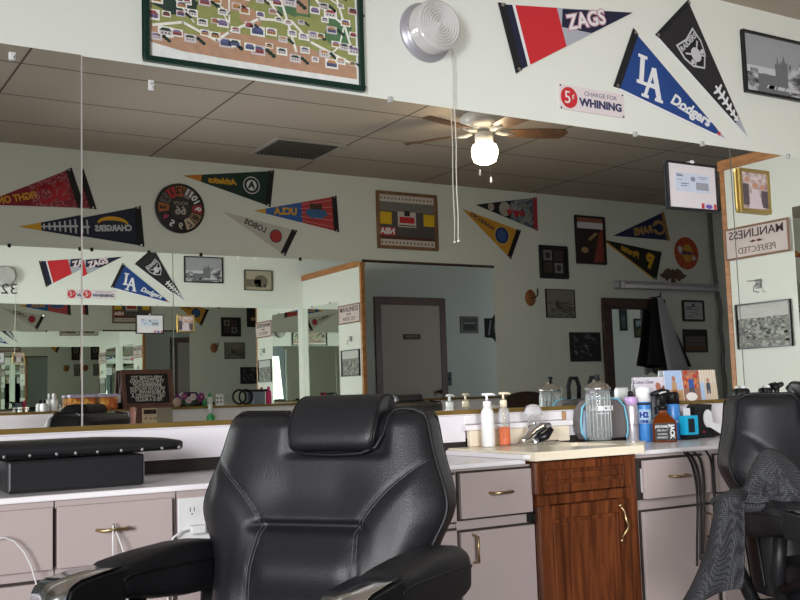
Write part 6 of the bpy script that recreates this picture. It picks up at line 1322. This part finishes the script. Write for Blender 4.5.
        # support
        m = MB(); m.tube([(cx, .07, .62), (cx, .06, .50), (cx*.86, .03, .38)], [.022, .02, .02], 10); m.tube([(cx, -.20, .61), (cx, -.17, .50), (cx*.86, -.12, .38)], .018, 10); m.tube([(cx, -.40, .60), (cx, -.34, .52), (cx, -.19, .47)], .012, 8); m.build('arm_support', M_BLACK, t)
    m = MB(); m.lathe([(.30, .001), (.31, .012), (.29, .035), (.12, .055), (.07, .07)], (0, -.24, 0), (0, 0, 1), 40); m.build('round_base', M_CHROME, t)
    m = MB(); m.lathe([(.06, .065), (.06, .22), (.045, .23), (.045, .35)], (0, -.24, 0), (0, 0, 1), 24); m.build('pump_column', M_CHROME, t)
    m = MB(); m.box((-.17, -.62, .18), (.17, -.56, .40)); m.build('leg_rest', M_LEATHER, t, bevel=.012)
    m = MB(); m.box((-.18, -.74, .12), (.18, -.60, .14))
    for sg in (-1, 1): m.tube([(sg*.15, -.50, .38), (sg*.15, -.58, .30), (sg*.15, -.64, .14)], .012, 8)
    m.build('footrest', M_CHROME, t)
    m = MB(); m.tube([(.20, -.20, .33), (.34, -.14, .36), (.40, -.10, .42)], .009, 8); m.sphere((.40, -.10, .43), .018); m.build('pump_lever', M_CHROME, t)
    return t
chair = make_chair('large black leather barber chair in the middle foreground, turned to the left')
chair.location = CH1[:3]; chair.rotation_euler = (0, 0, math.radians(CH1[3]))
chair2 = dup(chair, CH2[:3], math.radians(CH2[3]), 'black leather barber chair at the right edge with a textured cape over its arm')
# cape over the right chair's arm
C2 = Matrix.Translation(CH2[:3]) @ Matrix.Rotation(math.radians(CH2[3]), 4, 'Z')
M_CAPE = mat('waffle_cape', (.030, .031, .036), .9, bump=.0)
nt = M_CAPE.node_tree; b_ = nt.nodes['Principled BSDF']; tc = nt.nodes.new('ShaderNodeTexCoord'); vo = nt.nodes.new('ShaderNodeTexVoronoi'); vo.inputs['Scale'].default_value = 190; vo.inputs['Randomness'].default_value = .15
nt.links.new(tc.outputs['Object'], vo.inputs['Vector']); cr = nt.nodes.new('ShaderNodeValToRGB'); cr.color_ramp.elements[0].position = .25; cr.color_ramp.elements[0].color = (.052, .054, .062, 1); cr.color_ramp.elements[1].position = .6; cr.color_ramp.elements[1].color = (.006, .006, .007, 1)
nt.links.new(vo.outputs['Distance'], cr.inputs[0]); nt.links.new(cr.outputs[0], b_.inputs['Base Color']); bp_ = nt.nodes.new('ShaderNodeBump'); bp_.inputs['Strength'].default_value = .5; bp_.inputs['Distance'].default_value = .003; bp_.invert = True; nt.links.new(vo.outputs['Distance'], bp_.inputs['Height']); nt.links.new(bp_.outputs['Normal'], b_.inputs['Normal'])
def cloth(m, rows_, thick=.004, sub=4):
    """a thick sheet through rows of points"""
    def cat(P, n):
        out = []
        for i in range(len(P)-1):
            p0, p1, p2, p3 = P[max(i-1, 0)], P[i], P[i+1], P[min(i+2, len(P)-1)]
            for k in range(n):
                q = k/n; out.append(.5*((2*p1)+(p2-p0)*q+(2*p0-5*p1+4*p2-p3)*q*q+(3*p1-p0-3*p2+p3)*q*q*q))
        out.append(P[-1]); return out
    G = [cat([Vector(p) for p in r], sub) for r in rows_]; G = [list(c) for c in zip(*[cat(list(c), sub) for c in zip(*G)])]
    nr, nc = len(G), len(G[0]); vs = [p for r in G for p in r]; N_ = []
    for j in range(nr):
        for i in range(nc):
            a0 = G[min(j+1, nr-1)][i]-G[max(j-1, 0)][i]; a1 = G[j][min(i+1, nc-1)]-G[j][max(i-1, 0)]; n_ = a0.cross(a1); N_.append(n_.normalized() if n_.length > 1e-9 else Vector((0, 0, 1)))
    w_ = [p+n_*thick for p, n_ in zip(vs, N_)]; V_ = vs+w_; o = nr*nc; fs = []
    for j in range(nr-1):
        for i in range(nc-1): a0 = j*nc+i; fs.append((a0, a0+1, a0+nc+1, a0+nc)); fs.append((o+a0, o+a0+nc, o+a0+nc+1, o+a0+1))
    for j in range(nr-1): fs.append((j*nc, (j+1)*nc, o+(j+1)*nc, o+j*nc)); fs.append((j*nc+nc-1, o+j*nc+nc-1, o+(j+1)*nc+nc-1, (j+1)*nc+nc-1))
    for i in range(nc-1): fs.append((i, o+i, o+i+1, i+1)); fs.append(((nr-1)*nc+i, (nr-1)*nc+i+1, o+(nr-1)*nc+i+1, o+(nr-1)*nc+i))
    m.add([tuple(p) for p in V_], fs, True)
A_ = axial
ac = CAPE_A
m = MB()
# hanging front sheet
cloth(m, [[A_(716, 503, ac-.02), A_(724, 498, ac-.06), A_(735, 497, ac-.08), A_(744, 500, ac-.10)],
          [A_(713, 522, ac-.03), A_(722, 519, ac-.08), A_(734, 518, ac-.06), A_(745, 524, ac-.09)],
          [A_(706, 552, ac-.02), A_(717, 549, ac-.09), A_(731, 551, ac-.05), A_(745, 552, ac-.08)],
          [A_(695, 580, ac-.02), A_(710, 576, ac-.07), A_(728, 580, ac-.04), A_(744, 580, ac-.07)],
          [A_(681, 606, ac+.0), A_(698, 602, ac-.08), A_(718, 592, ac-.03), A_(742, 588, ac-.06)]])
cloth(m, [[A_(712, 500, ac+.02), A_(728, 492, ac-.02), A_(745, 488, ac-.04), A_(762, 492, ac-.06)],
          [A_(712, 504, ac), A_(728, 500, ac-.06), A_(745, 503, ac-.10), A_(765, 504, ac-.11)],
          [A_(724, 508, ac+.01), A_(736, 510, ac-.05), A_(750, 512, ac-.09), A_(770, 508, ac-.11)]])
# the bunched heap over the arm
cloth(m, [[A_(744, 490, ac-.10), A_(752, 468, ac-.10), A_(764, 450, ac-.08), A_(778, 452, ac-.05), A_(792, 462, ac-.04), A_(806, 480, ac-.06)],
          [A_(746, 492, ac-.13), A_(756, 476, ac-.15), A_(770, 462, ac-.12), A_(780, 470, ac-.13), A_(790, 480, ac-.10), A_(804, 492, ac-.10)],
          [A_(748, 494, ac-.14), A_(762, 492, ac-.12), A_(770, 488, ac-.16), A_(782, 486, ac-.12), A_(796, 492, ac-.15), A_(804, 499, ac-.12)],
          [A_(744, 502, ac-.12), A_(758, 504, ac-.14), A_(772, 500, ac-.13), A_(784, 502, ac-.14), A_(796, 502, ac-.12), A_(806, 506, ac-.13)]])
tag(m.build('textured_cape', M_CAPE), 'dark grey waffle textured cape draped over the arm of the right chair', 'cape')
